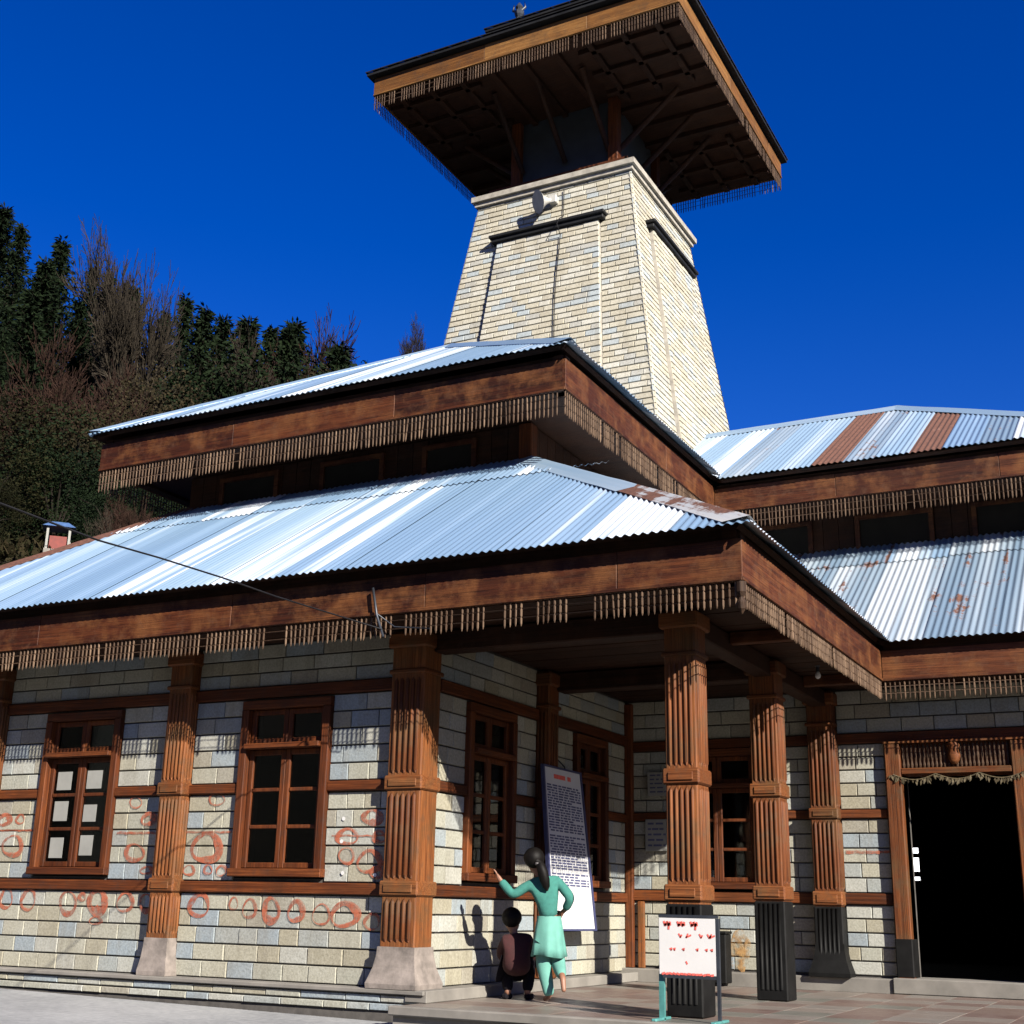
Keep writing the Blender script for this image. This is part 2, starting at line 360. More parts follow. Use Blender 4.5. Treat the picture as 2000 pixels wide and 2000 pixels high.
# ------------------------------------------------------------------ temple
temple = thing('temple', 'stone and timber hill temple with tin roofs and a tapering stone tower', 'temple', (-8.65, 14.0, 0))
TO = parent_origin(temple)
FR = {'A': lambda u, d, z: Vector((u, YA - d, z)), 'B': lambda u, d, z: Vector((XB + d, u, z)), 'C': lambda u, d, z: Vector((u, YC - d, z)),
      'P': lambda u, d, z: Vector((u, 9.94 - d, z))}
ROT = {'A': 0, 'C': 0, 'P': 0, 'B': math.pi / 2}
def fbox(mb, fr, a, b, c=None):
    p, q = FR[fr](*a), FR[fr](*b)
    lo = tuple(min(x, y) for x, y in zip(p, q)); hi = tuple(max(x, y) for x, y in zip(p, q))
    mb.cbox(lo, hi, c) if c else mb.box(lo, hi)
def brick_verts(jit, w=1., h=1., t=1., cu=.02, cz=.035):
    a, b = .5 * w, .5 * h
    f = [(-a + cu, -t - jit(), -b + cz), (a - cu, -t - jit(), -b + cz), (a - cu, -t - jit(), b - cz), (-a + cu, -t - jit(), b - cz)]
    m = [(-a, -t * .72, -b), (a, -t * .72, -b), (a, -t * .72, b), (-a, -t * .72, b)]
    k = [(-a, 0, -b), (a, 0, -b), (a, 0, b), (-a, 0, b)]
    fs = [(0, 1, 2, 3)]
    for i in range(4): j = (i + 1) % 4; fs.append((4 + i, 4 + j, j, i)); fs.append((8 + i, 8 + j, 4 + j, 4 + i))
    return f + m + k, fs
brick_meshes = []
for k in range(8):
    mb = MB(); vs, fs = brick_verts(lambda: rnd.uniform(-.08, .08)); mb.add(vs, fs, k * .618 % 1)
    me = mb.mesh('brick'); me.materials.append(M['stone']); brick_meshes.append(me)
def lay(regs):
    out = []
    for (u0, u1, z0, z1, n, wa, wb) in regs:
        h = (z1 - z0) / n
        for i in range(n):
            u = u0
            while u < u1 - .01:
                ww = rnd.uniform(wa, wb)
                if u == u0 and i % 2: ww *= .6
                if u1 - (u + ww) < wa * .55: ww = u1 - u
                out.append((u + ww / 2, z0 + (i + .5) * h, ww, h)); u += ww
    return out
GAP, GAPZ = .008, .014
brick_count = [0]
def place_bricks(wall, fr, bricks, limit, rest_name='brick_courses'):
    po = parent_origin(wall); rest = MB()
    for (u, z, ww, h) in bricks:
        t = .024 + rnd.uniform(-.004, .004)
        p = FR[fr](u, -.024, z)
        if brick_count[0] < limit(u, z):
            o = link('brick', rnd.choice(brick_meshes), wall); o.location = p - po; o.rotation_euler = (0, 0, ROT[fr])
            o.scale = (ww - GAP, t, h - GAPZ); brick_count[0] += 1
        else:
            vs, fs = brick_verts(lambda: rnd.uniform(-.002, .002), ww - GAP, h - GAPZ, t, .006, .006)
            mt = Matrix.Translation(p) @ Matrix.Rotation(ROT[fr], 4, 'Z')
            rest.add([mt @ Vector(v) for v in vs], fs, rnd.random())
    if rest.v:
        o = rest.build(rest_name, 'stone', wall); o['kind'] = 'stuff'
ZL0, ZL1, ZM0, ZM1, ZT0, ZT1, ZTOP = .86, .97, 1.78, 1.88, 2.69, 2.81, 3.23
WZ0, WZ1 = 1.0, 2.67
# --- walls: cores with real openings
def core(mb, fr, u0, u1, opens, zb=-.2, zt=3.25, d0=-.30, d1=-.022):
    cur = u0
    for (a, b, z0, z1) in sorted(opens):
        fbox(mb, fr, (cur, d0, zb), (a, d1, zt)); fbox(mb, fr, (a, d0, zb), (b, d1, z0)); fbox(mb, fr, (a, d0, z1), (b, d1, zt)); cur = b
    fbox(mb, fr, (cur, d0, zb), (u1, d1, zt))
AW = [(-8.22, -7.17), (-10.86, -9.80)]
mb = MB(); core(mb, 'A', -13.3, XB - .03, [(a, b, WZ0, WZ1) for a, b in AW]); front_wall = mb.build('front_wall', 'mortar_and_gap_shade', temple)
BW = [(10.82, 11.80), (13.26, 14.14)]
mb = MB(); core(mb, 'B', 10.40, 15.11, [(a, b, WZ0, WZ1) for a, b in BW]); porch_wall = mb.build('porch_wall', 'mortar_and_gap_shade', temple)
CW = [(-5.52, -4.46)]; DOOR = (-2.85, -1.70, .14, 2.28)
mb = MB(); core(mb, 'C', XB + .0, 1.3, [(CW[0][0], CW[0][1], WZ0, WZ1), DOOR]); doorway_wall = mb.build('doorway_wall', 'mortar_and_gap_shade', temple)
# other outside walls (not seen from the front) close the halls
back = MB()
back.box((-13.3, 10.40, -.2), (-13.0, 23.4, 3.25)); back.box((-13.0, 23.1, -.2), (1.3, 23.4, 3.25))
back.box((1.0, 15.11, -.2), (1.3, 23.1, 3.25))
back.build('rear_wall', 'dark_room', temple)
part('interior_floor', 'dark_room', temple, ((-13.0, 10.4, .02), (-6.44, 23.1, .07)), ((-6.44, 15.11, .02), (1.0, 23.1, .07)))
# courses
cols_A = [(-6.46, -6.10), (-9.13, -8.83), (-11.80, -11.49)]
def piers(zz, gaps, lo, hi, n, wa, wb):
    out = []; cur = lo
    for a, b in sorted(gaps):
        if a - cur > .03: out.append((cur, a, zz[0], zz[1], n, wa, wb))
        cur = b
    if hi - cur > .03: out.append((cur, hi, zz[0], zz[1], n, wa, wb))
    return out
rA = piers((.10, ZL0), cols_A, -13.25, XB, 5, .20, .40)
rA += piers((ZL1, ZM0), cols_A + AW, -13.25, XB, 5, .16, .36) + piers((ZM1, ZT0), cols_A + AW, -13.25, XB, 5, .20, .42)
rA += piers((ZT1, ZTOP), cols_A, -13.25, XB, 3, .30, .46)
place_bricks(front_wall, 'A', lay(rA), lambda u, z: 300 if u > -11.75 else 0)
rP = piers((-.085, .055), [], -13.3, -6.03, 2, .22, .5)
plinth = part('plinth', 'mortar_and_gap_shade', temple, ((-13.4, 9.94 + .024, -.4), (-5.98, 10.11, .0545)))  # dark core below the courses is painted shade for the gap at the pavement
part('ledge_slab', 'cement', plinth, ((-13.42, 9.905, .058), (-5.95, 10.112, .098)), c=.008)
place_bricks(plinth, 'P', lay(rP), lambda u, z: 0, 'plinth_courses')
cols_B = [(12.33, 12.60)]
rB = piers((.10, ZL0), cols_B, YA + .20, YC - .02, 5, .22, .38) + piers((ZL1, ZM0), cols_B + BW, YA + .20, YC - .02, 5, .18, .34)
rB += piers((ZM1, ZT0), cols_B + BW, YA + .20, YC - .02, 5, .2, .36) + piers((ZT1, ZTOP), cols_B, YA + .20, YC - .02, 3, .28, .4)
bl = lay(rB); bl.sort(key=lambda b: b[0]); place_bricks(porch_wall, 'B', bl, lambda u, z: 300)
cols_C = [(-3.86, -3.55)]; dg = [(-3.03, -1.52)]
rC = piers((.16, .885), cols_C + dg, XB + .03, .6, 5, .2, .38) + piers((1.01, 1.80), cols_C + dg + CW, XB + .03, .6, 5, .17, .34)
rC += piers((1.90, 2.62), cols_C + dg + CW, XB + .03, .6, 5, .2, .34) + piers((2.74, ZTOP), cols_C, XB + .03, .6, 3, .28, .4)
place_bricks(doorway_wall, 'C', lay(rC), lambda u, z: 300)
part('ledge_slab', 'cement', porch_wall, ((XB - .02, 9.93, .0), (-5.93, 14.64, .10)), c=.008)
part('ledge_slab', 'cement', doorway_wall, ((XB - .02, 14.63, -.01), (1.4, 14.84, .14)), c=.008)
part('door_sill', 'cement', temple, ((-3.05, 14.60, .0), (-1.5, 15.12, .155)), c=.008)
# --- beams
def beam(fr, u0, u1, z0, z1, d0=-.03, d1=.035, mat=None):
    mb = MB(); fbox(mb, fr, (u0, d0, z0 + .004), (u1, d1, z1 - .004), .008)
    return mb.build('beam', mat or ('wood_y' if fr == 'B' else 'wood_x'), temple)
def beams(fr, zz, gaps, lo, hi):
    for (a, b, *_r) in piers(zz, gaps, lo, hi, 1, 1, 1): beam(fr, a, b, *zz)
beams('A', (ZL0, ZL1), cols_A, -13.25, XB); beams('A', (ZM0, ZM1), cols_A + AW, -13.25, XB); beams('A', (ZT0, ZT1), cols_A, -13.25, XB)
beams('B', (ZL0, ZL1), cols_B, YA + .20, YC - .03); beams('B', (ZM0, ZM1), cols_B + BW, YA + .20, YC - .03); beams('B', (ZT0, ZT1), cols_B, YA + .20, YC - .03)
beams('C', (.885, 1.01), cols_C + dg, XB + .06, .6); beams('C', (1.80, 1.90), cols_C + dg + CW, XB + .06, .6); beams('C', (2.62, 2.74), cols_C, XB + .06, .6)
# --- windows
def window(fr, u0, u1, z0, z1, papers=False):
    wv = 'wood_y' if fr == 'B' else 'wood_x'
    f = MB(); j = .085
    fbox(f, fr, (u0, -.102, z1 - .085), (u1, .05, z1), .006)
    win = f.build('window', wv, temple)
    for a, b in ((u0, u0 + j), (u1 - j, u1)):
        f = MB(); fbox(f, fr, (a, -.10, z0), (b, .055, z1 - .0855), .008); f.build('jamb', 'wood_z', win)
    zt = z0 + (z1 - z0) * .715
    for name, a, b, d in (('sill', z0, z0 + .075, .075), ('transom', zt, zt + .05, .095)):
        mb = MB(); fbox(mb, fr, (u0 + j if name != 'sill' else u0 - .012, -.10, a), (u1 - j if name != 'sill' else u1 + .012, d, b), .006); mb.build(name, wv, win)
    um = (u0 + u1) / 2; ia, ib = u0 + j, u1 - j
    def sash(a, b, za, zb, rows):
        s = MB(); st = .052
        fbox(s, fr, (a, -.055, za), (a + st, -.008, zb), .006); fbox(s, fr, (b - st, -.055, za), (b, -.008, zb), .006)
        fbox(s, fr, (a + st, -.053, za), (b - st, -.011, za + st), .006); fbox(s, fr, (a + st, -.053, zb - st), (b - st, -.011, zb), .006)
        hh = (zb - za - 2 * st - (rows - 1) * .036) / rows
        for r in range(rows - 1):
            zz = za + st + (r + 1) * hh + r * .036; fbox(s, fr, (a + st, -.05, zz), (b - st, -.014, zz + .036), .006)
        s.build('sash', 'wood_z', win)
        for r in range(rows):
            zz = za + st + r * (hh + .036); g = MB(); fbox(g, fr, (a + st, -.036, zz), (b - st, -.032, zz + hh)); g.build('pane', 'glass', win)
            if papers:
                pw = (b - st - a - st); k = rnd.uniform(.5, .75)
                q = MB(); off = pw * (.12 if a < um - .05 else .05)
                fbox(q, fr, (a + st + off, -.0315, zz + hh * rnd.uniform(.1, .22)), (a + st + off + pw * k, -.0295, zz + hh * rnd.uniform(.72, .92))); q.build('paper_sheet', 'paper', win)
    sash(ia + .004, um - .002, z0 + .079, zt - .004, 3); sash(um + .002, ib - .004, z0 + .079, zt - .004, 3)
    papers = False
    sash(ia + .004, um - .002, zt + .054, z1 - .089, 1); sash(um + .002, ib - .004, zt + .054, z1 - .089, 1)
    return win
window('A', *AW[0], WZ0 + .012, WZ1); window('A', *AW[1], WZ0 + .012, WZ1, True)
for b in BW: window('B', *b, WZ0 + .012, WZ1)
window('C', *CW[0], 1.03, 2.62)
# --- columns
def column(x0, x1, y0, y1, z0, ztop=3.22, bands=((.86, .99), (1.77, 1.90)), paint=0, flare=None, nrib=5, faces='-y+x'):
    c = MB(); c.cbox((x0, y0, z0), (x1, y1, ztop), .012)
    col = c.build('column', 'column_z', temple)
    secs = []; z = z0 if not flare else z0 + .36
    for a, b in bands: secs.append((z, a)); z = b
    secs.append((z, ztop - .42))
    rb = MB(); wd = (x1 - x0) / (nrib + 1)
    for a, b in secs:
        if a < paint - .05: continue
        a2, b2 = a + .02, b - .02
        for k in range(nrib):
            u = (k + 1) / (nrib + 1)
            r = wd * .36
            cap = (.25, 1, 1, .25)
            zz = (a2, a2 + .03, b2 - .03, b2)
            rb.tube([(x0 + u * (x1 - x0), y0, q) for q in zz], [r * s for s in cap], 8)
            if '+x' in faces: rb.tube([(x1, y0 + u * (y1 - y0), q) for q in zz], [r * s for s in cap], 8)
            if '-x' in faces: rb.tube([(x0, y0 + u * (y1 - y0), q) for q in zz], [r * s for s in cap], 8)
    rb.build('reeds', 'column_z', col)
    for a, b in bands:
        k = MB(); k.cbox((x0 - .022, y0 - .022, a), (x1 + .022, y1 + .022, b), .014)
        k.cbox((x0 + .03, y0 - .034, a + .03), (x1 - .03, y0 - .02, b - .03), .006); k.build('carved_band', 'column_x', col)
    k = MB(); k.cbox((x0 - .02, y0 - .02, ztop - .40), (x1 + .02, y1 + .02, ztop - .36), .01); k.build('neck_ring', 'column_x', col); k = MB(); k.cbox((x0 - .035, y0 - .035, ztop - .16), (x1 + .035, y1 + .035, ztop - .02), .015)
    k.build('capital', 'column_x', col)
    if paint:
        k = MB(); k.cbox((x0 - .012, y0 - .012, z0), (x1 + .012, y1 + .012, paint), .012)
        for i in range(nrib): 
            u = (i + 1) / (nrib + 1); k.tube([(x0 + u * (x1 - x0), y0 - .008, z0 + .1), (x0 + u * (x1 - x0), y0 - .008, paint - .02)], wd * .36, 6)
        k.build('painted_base', 'black_paint', col)
    if flare:
        k = MB(); xm, ym = (x0 + x1) / 2, (y0 + y1) / 2; hx, hy = (x1 - x0) / 2, (y1 - y0) / 2
        fl = .75 if x0 > -7 else .35
        rings = [(a_, b_ * fl) for a_, b_ in ((0, .10), (.04, .105), (.08, .085), (.17, .045), (.27, .02), (.34, .014))]
        vs = []
        for dz, e in rings: vs += [(xm - hx - e, ym - hy - e, z0 + dz), (xm + hx + e, ym - hy - e, z0 + dz), (xm + hx + e, ym + hy + e, z0 + dz), (xm - hx - e, ym + hy + e, z0 + dz)]
        fs = [(3, 2, 1, 0)] + [tuple(4 * i + q for q in (j, (j + 1) % 4)) + tuple(4 * (i + 1) + q for q in ((j + 1) % 4, j)) for i in range(len(rings) - 1) for j in range(4)]
        k.add(vs, fs + [tuple(4 * (len(rings) - 1) + q for q in range(4))])
        k.build('footing', flare, col)
    return col
column(-6.46, -6.105, YA - .11, YA + .19, .10, flare='grey_base', faces='-y')
column(-9.12, -8.84, YA - .12, YA + .10, .10, flare='grey_base')
column(-11.79, -11.50, YA - .12, YA + .10, .10, flare='grey_base')
column(-3.835, -3.56, YA - .0, YA + .275, .0, paint=.84)
column(-3.86, -3.585, 12.51, 12.785, .0, bands=((.90, 1.03), (1.86, 1.99)), paint=.89)
column(-3.85, -3.56, YC - .16, YC + .03, .14, bands=((.87, 1.02), (1.79, 1.91)), paint=.86, flare='black_paint')
column(-6.16, -5.99, 12.34, 12.59, .10, bands=((.85, .98), (1.77, 1.89)), nrib=3)
k = MB(); k.cbox((XB + .0, YC - .07, .14), (XB + .10, YC + .0, 3.2), .008); k.build('corner_post', 'wood_z', temple)
k = MB(); k.cbox((-5.98, YC - .045, .14), (-5.90, YC + .0, .88), .006); k.build('wall_strip', 'column_z', temple)
# --- doorway
dz = DOOR[3]
door = part('door_frame', 'column_x', temple, ((-3.03, YC - .095, 2.602), (-1.52, YC + .2, 2.622)))
for a, b in ((-3.02, -2.85), (-1.70, -1.53)):
    part('jamb', 'column_z', door, ((a, YC - .09, .14), (b, YC + .25, 2.60)), c=.012)
    part('painted_foot', 'black_paint', door, ((a - .005, YC - .096, .156), (b + .005, YC + .2, .55)), c=.01)
part('lintel', 'column_x', door, ((-2.85, YC - .085, 2.26), (-1.70, YC + .24, 2.33)), c=.01)
part('lintel_panel', 'wood_z', door, ((-2.85, YC - .02, 2.33), (-1.70, YC + .2, 2.60)))
sp = MB()
for i in range(26):
    x = -2.82 + i * .0435; sp.lathe((x, YC - .035, 2.335), [(.010, 0), (.016, .03), (.009, .07), (.017, .12), (.009, .17), (.015, .22), (.008, .26)], 6)
o = sp.build('spindles', 'pendant', door); o['kind'] = 'stuff'
k = MB(); k.lathe((-2.28, YC - .06, 2.36), [(.03, 0), (.055, .04), (.07, .10), (.05, .16), (.075, .20), (.04, .25), (.01, .27)], 10, sy=.6); k.build('carved_figure', 'column_x', door)
ga = MB(); pts = []
for i in range(25):
    t = i / 24; pts.append((-2.93 + t * 1.35, YC - .10, 2.27 - .06 * abs(math.sin(t * math.pi * 3)) - .01))
ga.tube(pts, .007, 5)
for i in range(120):
    t = rnd.random(); q = pts[min(24, int(t * 24.99))]; L = rnd.uniform(.03, .08); a = rnd.uniform(-.6, .6)
    p = Vector(q) + Vector((rnd.uniform(-.03, .03), rnd.uniform(-.012, .004), 0)); e = Vector((math.sin(a), rnd.uniform(-.2, .2), -math.cos(a))) * L; s = Vector((math.cos(a), rnd.uniform(-.4, .4), math.sin(a))) * .012
    ga.add([p - s * .3, p + e * .5 - s, p + e, p + e * .5 + s], [(0, 1, 2, 3)], rnd.random())
garland = ga.build('leaf_garland', 'leaf_dry', None); tag(garland, 'dry leaf garland strung across the top of the dark doorway', 'garland')
# daylit rear window seen through the doorway
rw = part('rear_window', 'wood_x', temple, ((-4.80, 23.04, 1.28), (-4.20, 23.098, 1.34)), ((-4.80, 23.04, 1.40), (-4.20, 23.098, 1.485)), ((-4.80, 23.04, 1.71), (-4.20, 23.098, 1.78)), ((-4.80, 23.04, 1.87), (-4.20, 23.098, 1.95)), ((-4.26, 23.035, 1.28), (-4.20, 23.098, 1.95)))
part('pane', 'frosted_lit', rw, ((-4.75, 23.07, 1.30), (-4.22, 23.08, 1.92)))

# ------------------------------------------------------------------ eaves, soffits, roofs
def pendants(mb, p0, p1, ztop, zbot, gaps=(), pitch=.051, along='x'):
    L = (Vector(p1) - Vector(p0)).length; n = int(L / pitch); d = (Vector(p1) - Vector(p0)) / L
    h = ztop - zbot
    for i in range(n):
        s = (i + .5) * pitch; p = Vector(p0) + d * s
        q = p.x if along == 'x' else p.y
        if any(a < q < b for a, b in gaps): continue
        if rnd.random() < .05: continue
        hh = h * rnd.uniform(.95, 1.02); a = rnd.uniform(-.05, .05) if rnd.random() < .08 else 0
        r = .0092 * rnd.uniform(.85, 1.1)
        prof = [(r * .5, 0), (r * .9, -.08 * hh), (r, -.22 * hh), (r * .55, -.27 * hh), (r, -.33 * hh), (r * .95, -.58 * hh), (r * .5, -.63 * hh), (r, -.69 * hh), (r * .9, -.9 * hh), (r * .3, -hh)]
        b0 = len(mb.v); mb.lathe((p.x, p.y, ztop), prof[::-1], 6, rnd.random())
        if a:
            for v in mb.v[b0:]: v += d * (a * (ztop - v.z) / h * 2 * .3)
    for zz in (ztop - .28 * h, ztop - .64 * h):
        mb.tube([(p0[0], p0[1], zz), (p1[0], p1[1], zz)], .005, 4)
def eave(p0, p1, out, zd, zp, zt, fas, gaps=(), ztop_dark=.12):
    """fascia boards with a pendant fringe along p0->p1 (horizontal), out = outward unit vector"""
    p0, p1, out = Vector(p0), Vector(p1), Vector(out); along = 'x' if abs(out.y) > .5 else 'y'
    L = (p1 - p0).length; d = (p1 - p0) / L
    def bx(mb, s0, s1, o0, o1, z0, z1, c=None):
        a = p0 + d * s0 + out * o0; b = p0 + d * s1 + out * o1
        lo = (min(a.x, b.x), min(a.y, b.y), z0); hi = (max(a.x, b.x), max(a.y, b.y), z1)
        mb.cbox(lo, hi, c) if c else mb.box(lo, hi)
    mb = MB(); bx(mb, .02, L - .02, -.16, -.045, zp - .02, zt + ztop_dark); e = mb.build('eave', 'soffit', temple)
    s = 0
    while s < L - .01:
        n = rnd.uniform(1.3, 2.6)
        if L - s - n < .8: n = L - s
        mb = MB(); o = rnd.uniform(-.004, .004); bx(mb, s + .002, s + n - .002, -.042, o, zp + rnd.uniform(-.004, .004), zt + rnd.uniform(-.004, .004), .005)
        mb.build('fascia_board', fas, e); s += n
    mb = MB(); bx(mb, 0, L, -.03, .012, zp - .018, zp + .012, .004); mb.build('moulding', fas, e)
    mb = MB(); q0 = p0 + out * -.012; q1 = p1 + out * -.012
    pendants(mb, q0, q1, zp - .018, zd, gaps, .051, along); f = mb.build('pendant_fringe', 'pendant', e); f['kind'] = 'stuff'
    return e
PITCH = .076
def slope(roof, O, e, h, m, L, start, end, mats, split=None, W=.76):
    """corrugated sheets: O eave corner, e unit along eave, h unit up-slope (horizontal), m = rise/run"""
    O, e, h = Vector(O), Vector(e), Vector(h); nrm = (Vector((0, 0, 1)) - h * m).normalized(); k = math.sqrt(1 + m * m)
    po = parent_origin(roof); n = int(math.ceil(L / W)); st = PITCH / 6
    def P(s, r, off): return O + e * s + h * r + Vector((0, 0, m * r)) + nrm * off
    for i in range(n):
        for row in range(2 if split else 1):
            s0, s1 = i * W, min(L, (i + 1) * W + .02)
            vs, run = [], []; cnt = 0; ns = max(2, int(round((s1 - s0) / st)))
            lift = .010 + .005 * (i % 2) + .012 * row; wob = rnd.uniform(-.006, .006); jr = rnd.uniform(-.02, .02)
            for q in range(ns + 1):
                s = s0 + (s1 - s0) * q / ns; a, b = start(s), end(s)
                if split:
                    a, b = (a, min(b, split + .06)) if row == 0 else (max(a, split + jr), b)
                b = max(a, b); cnt += b - a
                if row == 0: a = a - .012 + wob * .5
                w_ = .0095 * math.sin(2 * math.pi * s / PITCH)
                md = (a + b) / 2
                for r in (a, md, b):
                    sag = rnd.uniform(-.002, .002) if r == md else 0
                    vs.append(P(s, r, lift + w_ + sag) - po); run.append((s, r * k, i * .37))
            if cnt / (ns + 1) < .03: continue
            fs = []
            for q in range(ns):
                for c in (0, 1): fs.append((3 * q + c, 3 * q + 3 + c, 3 * q + 4 + c, 3 * q + 1 + c))
            me = bpy.data.meshes.new('roof_sheet'); me.from_pydata([tuple(v) for v in vs], [], fs)
            me.polygons.foreach_set('use_smooth', [True] * len(fs))
            at = me.attributes.new('run', 'FLOAT_VECTOR', 'POINT'); at.data.foreach_set('vector', [c for r in run for c in r])
            mt = mats(i, row, s0); me.materials.append(M[mt]); link('roof_sheet', me, roof)
def deck(mb, O, e, h, m, segs, t=.05, drop=.022):
    """segs: list of (s0, a0, b0, s1, a1, b1) trapezoids of the roof plane"""
    O, e, h = Vector(O), Vector(e), Vector(h); nrm = (Vector((0, 0, 1)) - h * m).normalized()
    def P(s, r, off): return O + e * s + h * r + Vector((0, 0, m * r)) + nrm * off
    for (s0, a0, b0, s1, a1, b1) in segs:
        vs = [P(s0, a0, -drop), P(s1, a1, -drop), P(s1, b1, -drop), P(s0, b0, -drop), P(s0, a0, -drop - t), P(s1, a1, -drop - t), P(s1, b1, -drop - t), P(s0, b0, -drop - t)]
        mb.add(vs, [(0, 1, 2, 3), (7, 6, 5, 4), (0, 4, 5, 1), (1, 5, 6, 2), (2, 6, 7, 3), (3, 7, 4, 0)])
def cap(roof, a, b, o1, o2, m):
    """folded flashing along a hip or ridge: o1, o2 = offsets lying in the two slopes"""
    a, b, o1, o2 = Vector(a), Vector(b), Vector(o1), Vector(o2); n = max(2, int((b - a).length / .35)); vs, run = [], []; po = parent_origin(roof); U = Vector((0, 0, 1))
    for i in range(n + 1):
        p = a.lerp(b, i / n); j = U * rnd.uniform(-.004, .004); t = i / n * (b - a).length
        for q_, s in ((p + o1 + U * .030, 0), (p + U * .058, .2), (p + o2 + U * .030, .4)): vs.append(q_ + j - po); run.append((s, t, 0))
        vs += [p + o1 + U * .024 + j - po, p + o2 + U * .024 + j - po]; run += [(0, t, 0), (.4, t, 0)]
    fs = []
    for i in range(n):
        k = 5 * i
        fs += [(k, k + 5, k + 6, k + 1), (k + 1, k + 6, k + 7, k + 2), (k + 3, k + 8, k + 5, k), (k + 2, k + 7, k + 9, k + 4)]
    me = bpy.data.meshes.new('ridge_cap'); me.from_pydata([tuple(v) for v in vs], [], fs)
    at = me.attributes.new('run', 'FLOAT_VECTOR', 'POINT'); at.data.foreach_set('vector', [c for r in run for c in r])
    me.materials.append(M[m]); return link('ridge_cap', me, roof)
gm = lambda i, row, s: rnd.choice(['galvanised', 'galvanised', 'galvanised', 'galvanised_white', 'galvanised'])
gw = lambda i, row, s: rnd.choice(['galvanised_worn', 'galvanised', 'galvanised_white', 'galvanised_worn'])

# lower roof of the front hall --------------------------------------------------
EX, EY, EW, EL = -2.76, 9.13, 14.08, -14.05      # sheet edges: right, front, wing front, left
ZE, ZW = 3.615, 5.58                              # edge height, height at clerestory wall
UX, UY, UL, UWY = -6.2, 12.17, -11.07, 16.96      # clerestory wall planes
mF = (ZW - ZE) / (UY - EY); runF = UY - EY; runR = EX - UX; mR = (ZW - ZE) / runR; runL = UL - EL; mL = (ZW - ZE) / runL
runW = UWY - EW; mW = (ZW - .1 - ZE) / runW
LF = EX - EL
lower = MB()
endF = lambda s: max(0, min(runF, s * runF / runL, (LF - s) * runF / runR))
deck(lower, (EL, EY, ZE), (1, 0, 0), (0, 1, 0), mF, [(.13, .13, .13, runL, .13, runF), (runL, .13, runF, LF - runR, .13, runF), (LF - runR, .13, runF, LF - .13, .13, .13)])
yv = EW - EY
endR = lambda s: runR
startR = lambda s: 0 if s < yv else min(runR, (s - yv) * mW / mR)
capR = lambda s: max(startR(s), min(runR, s * runR / runF))
LR = yv + runR * mR / mW
deck(lower, (EX, EY, ZE), (0, 1, 0), (-1, 0, 0), mR, [(.10, .10, .10, runF, .10, runR), (runF, .10, runR, yv, .10, runR), (yv, .03, runR, LR - .03, runR - .03, runR)])
LL = 23.9 - EY
deck(lower, (EL, EY, ZE), (0, 1, 0), (1, 0, 0), mL, [(.03, .03, .03, runF, .03, runL), (runF, .03, runL, LL, .03, runL)])
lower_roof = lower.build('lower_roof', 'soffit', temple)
def front_mat(i, row, s):
    return 'galvanised_white' if i in (3, 7) and row == 0 else 'galvanised'
slope(lower_roof, (EL, EY, ZE), (1, 0, 0), (0, 1, 0), mF, LF, lambda s: 0, endF, front_mat, 2.35)
slope(lower_roof, (EX, EY, ZE), (0, 1, 0), (-1, 0, 0), mR, LR, startR, capR, gw)
slope(lower_roof, (EL, EY, ZE), (0, 1, 0), (1, 0, 0), mL, LL, lambda s: 0, lambda s: min(runL, s * runL / runF), gw)
hp = lambda t: (EX - runR * t, EY + runF * t, ZE + (ZW - ZE) * t)
cap(lower_roof, hp(.0), hp(.42), (-.22, 0, 0), (0, .2, 0), 'cap_rust'); cap(lower_roof, hp(.40), hp(1.0), (-.24, 0, 0), (0, .2, 0), 'galvanised_white')
cap(lower_roof, (EL, EY, ZE), (UL, UY, ZW), (.2, 0, 0), (0, .2, 0), 'rusted')
# lower roof of the right wing
wl = MB(); LW = 1.9 - (UX + .0); OX = UX
vx = lambda s: max(0, (EX - (OX + s))) * mR / mW       # valley start run at x
deck(wl, (OX, EW, ZE), (1, 0, 0), (0, 1, 0), mW, [(.02, runW - .03, runW, EX - OX, .12, runW), (EX - OX, .12, runW, LW, .12, runW)])
wing_lower = wl.build('wing_lower_roof', 'soffit', temple)
def wing_mat(i, row, s):
    x = OX + s
    return 'galvanised_worn' if row == 0 else rnd.choice(['galvanised_worn', 'galvanised'])
slope(wing_lower, (OX, EW, ZE), (1, 0, 0), (0, 1, 0), mW, LW, lambda s: min(runW, vx(s)), lambda s: runW, wing_mat, 2.25)
# eaves of the lower roofs
PB, PD, PT = 3.226, 3.00, 3.545
gaps_front = [(px(u0 * .966, 1200, y=9.28).x, px(u1 * .966, 1200, y=9.28).x) for u0, u1 in ((881, 900), (947, 974), (1019, 1037), (1122, 1153), (545, 557), (518, 540), (770, 786))]
eave((-13.93, 9.28, 0), (-2.88, 9.28, 0), (0, -1, 0), PD, PB, PT, 'fascia_x', gaps_front)
eave((-2.88, 9.28, 0), (-2.88, 14.20, 0), (1, 0, 0), PD, PB, PT, 'fascia_y')
eave((-2.88, 14.20, 0), (1.8, 14.20, 0), (0, -1, 0), PD, PB, PT, 'fascia_x')
eave((-13.93, 9.28, 0), (-13.93, 23.9, 0), (-1, 0, 0), PD, PB, PT, 'fascia_y')
k = MB(); k.lathe((-2.895, 9.295, PD - .05), [(.005, 0), (.03, .04), (.035, .09), (.02, .13), (.04, .17), (.04, .25)], 8); k.build('corner_drop', 'pendant', temple)
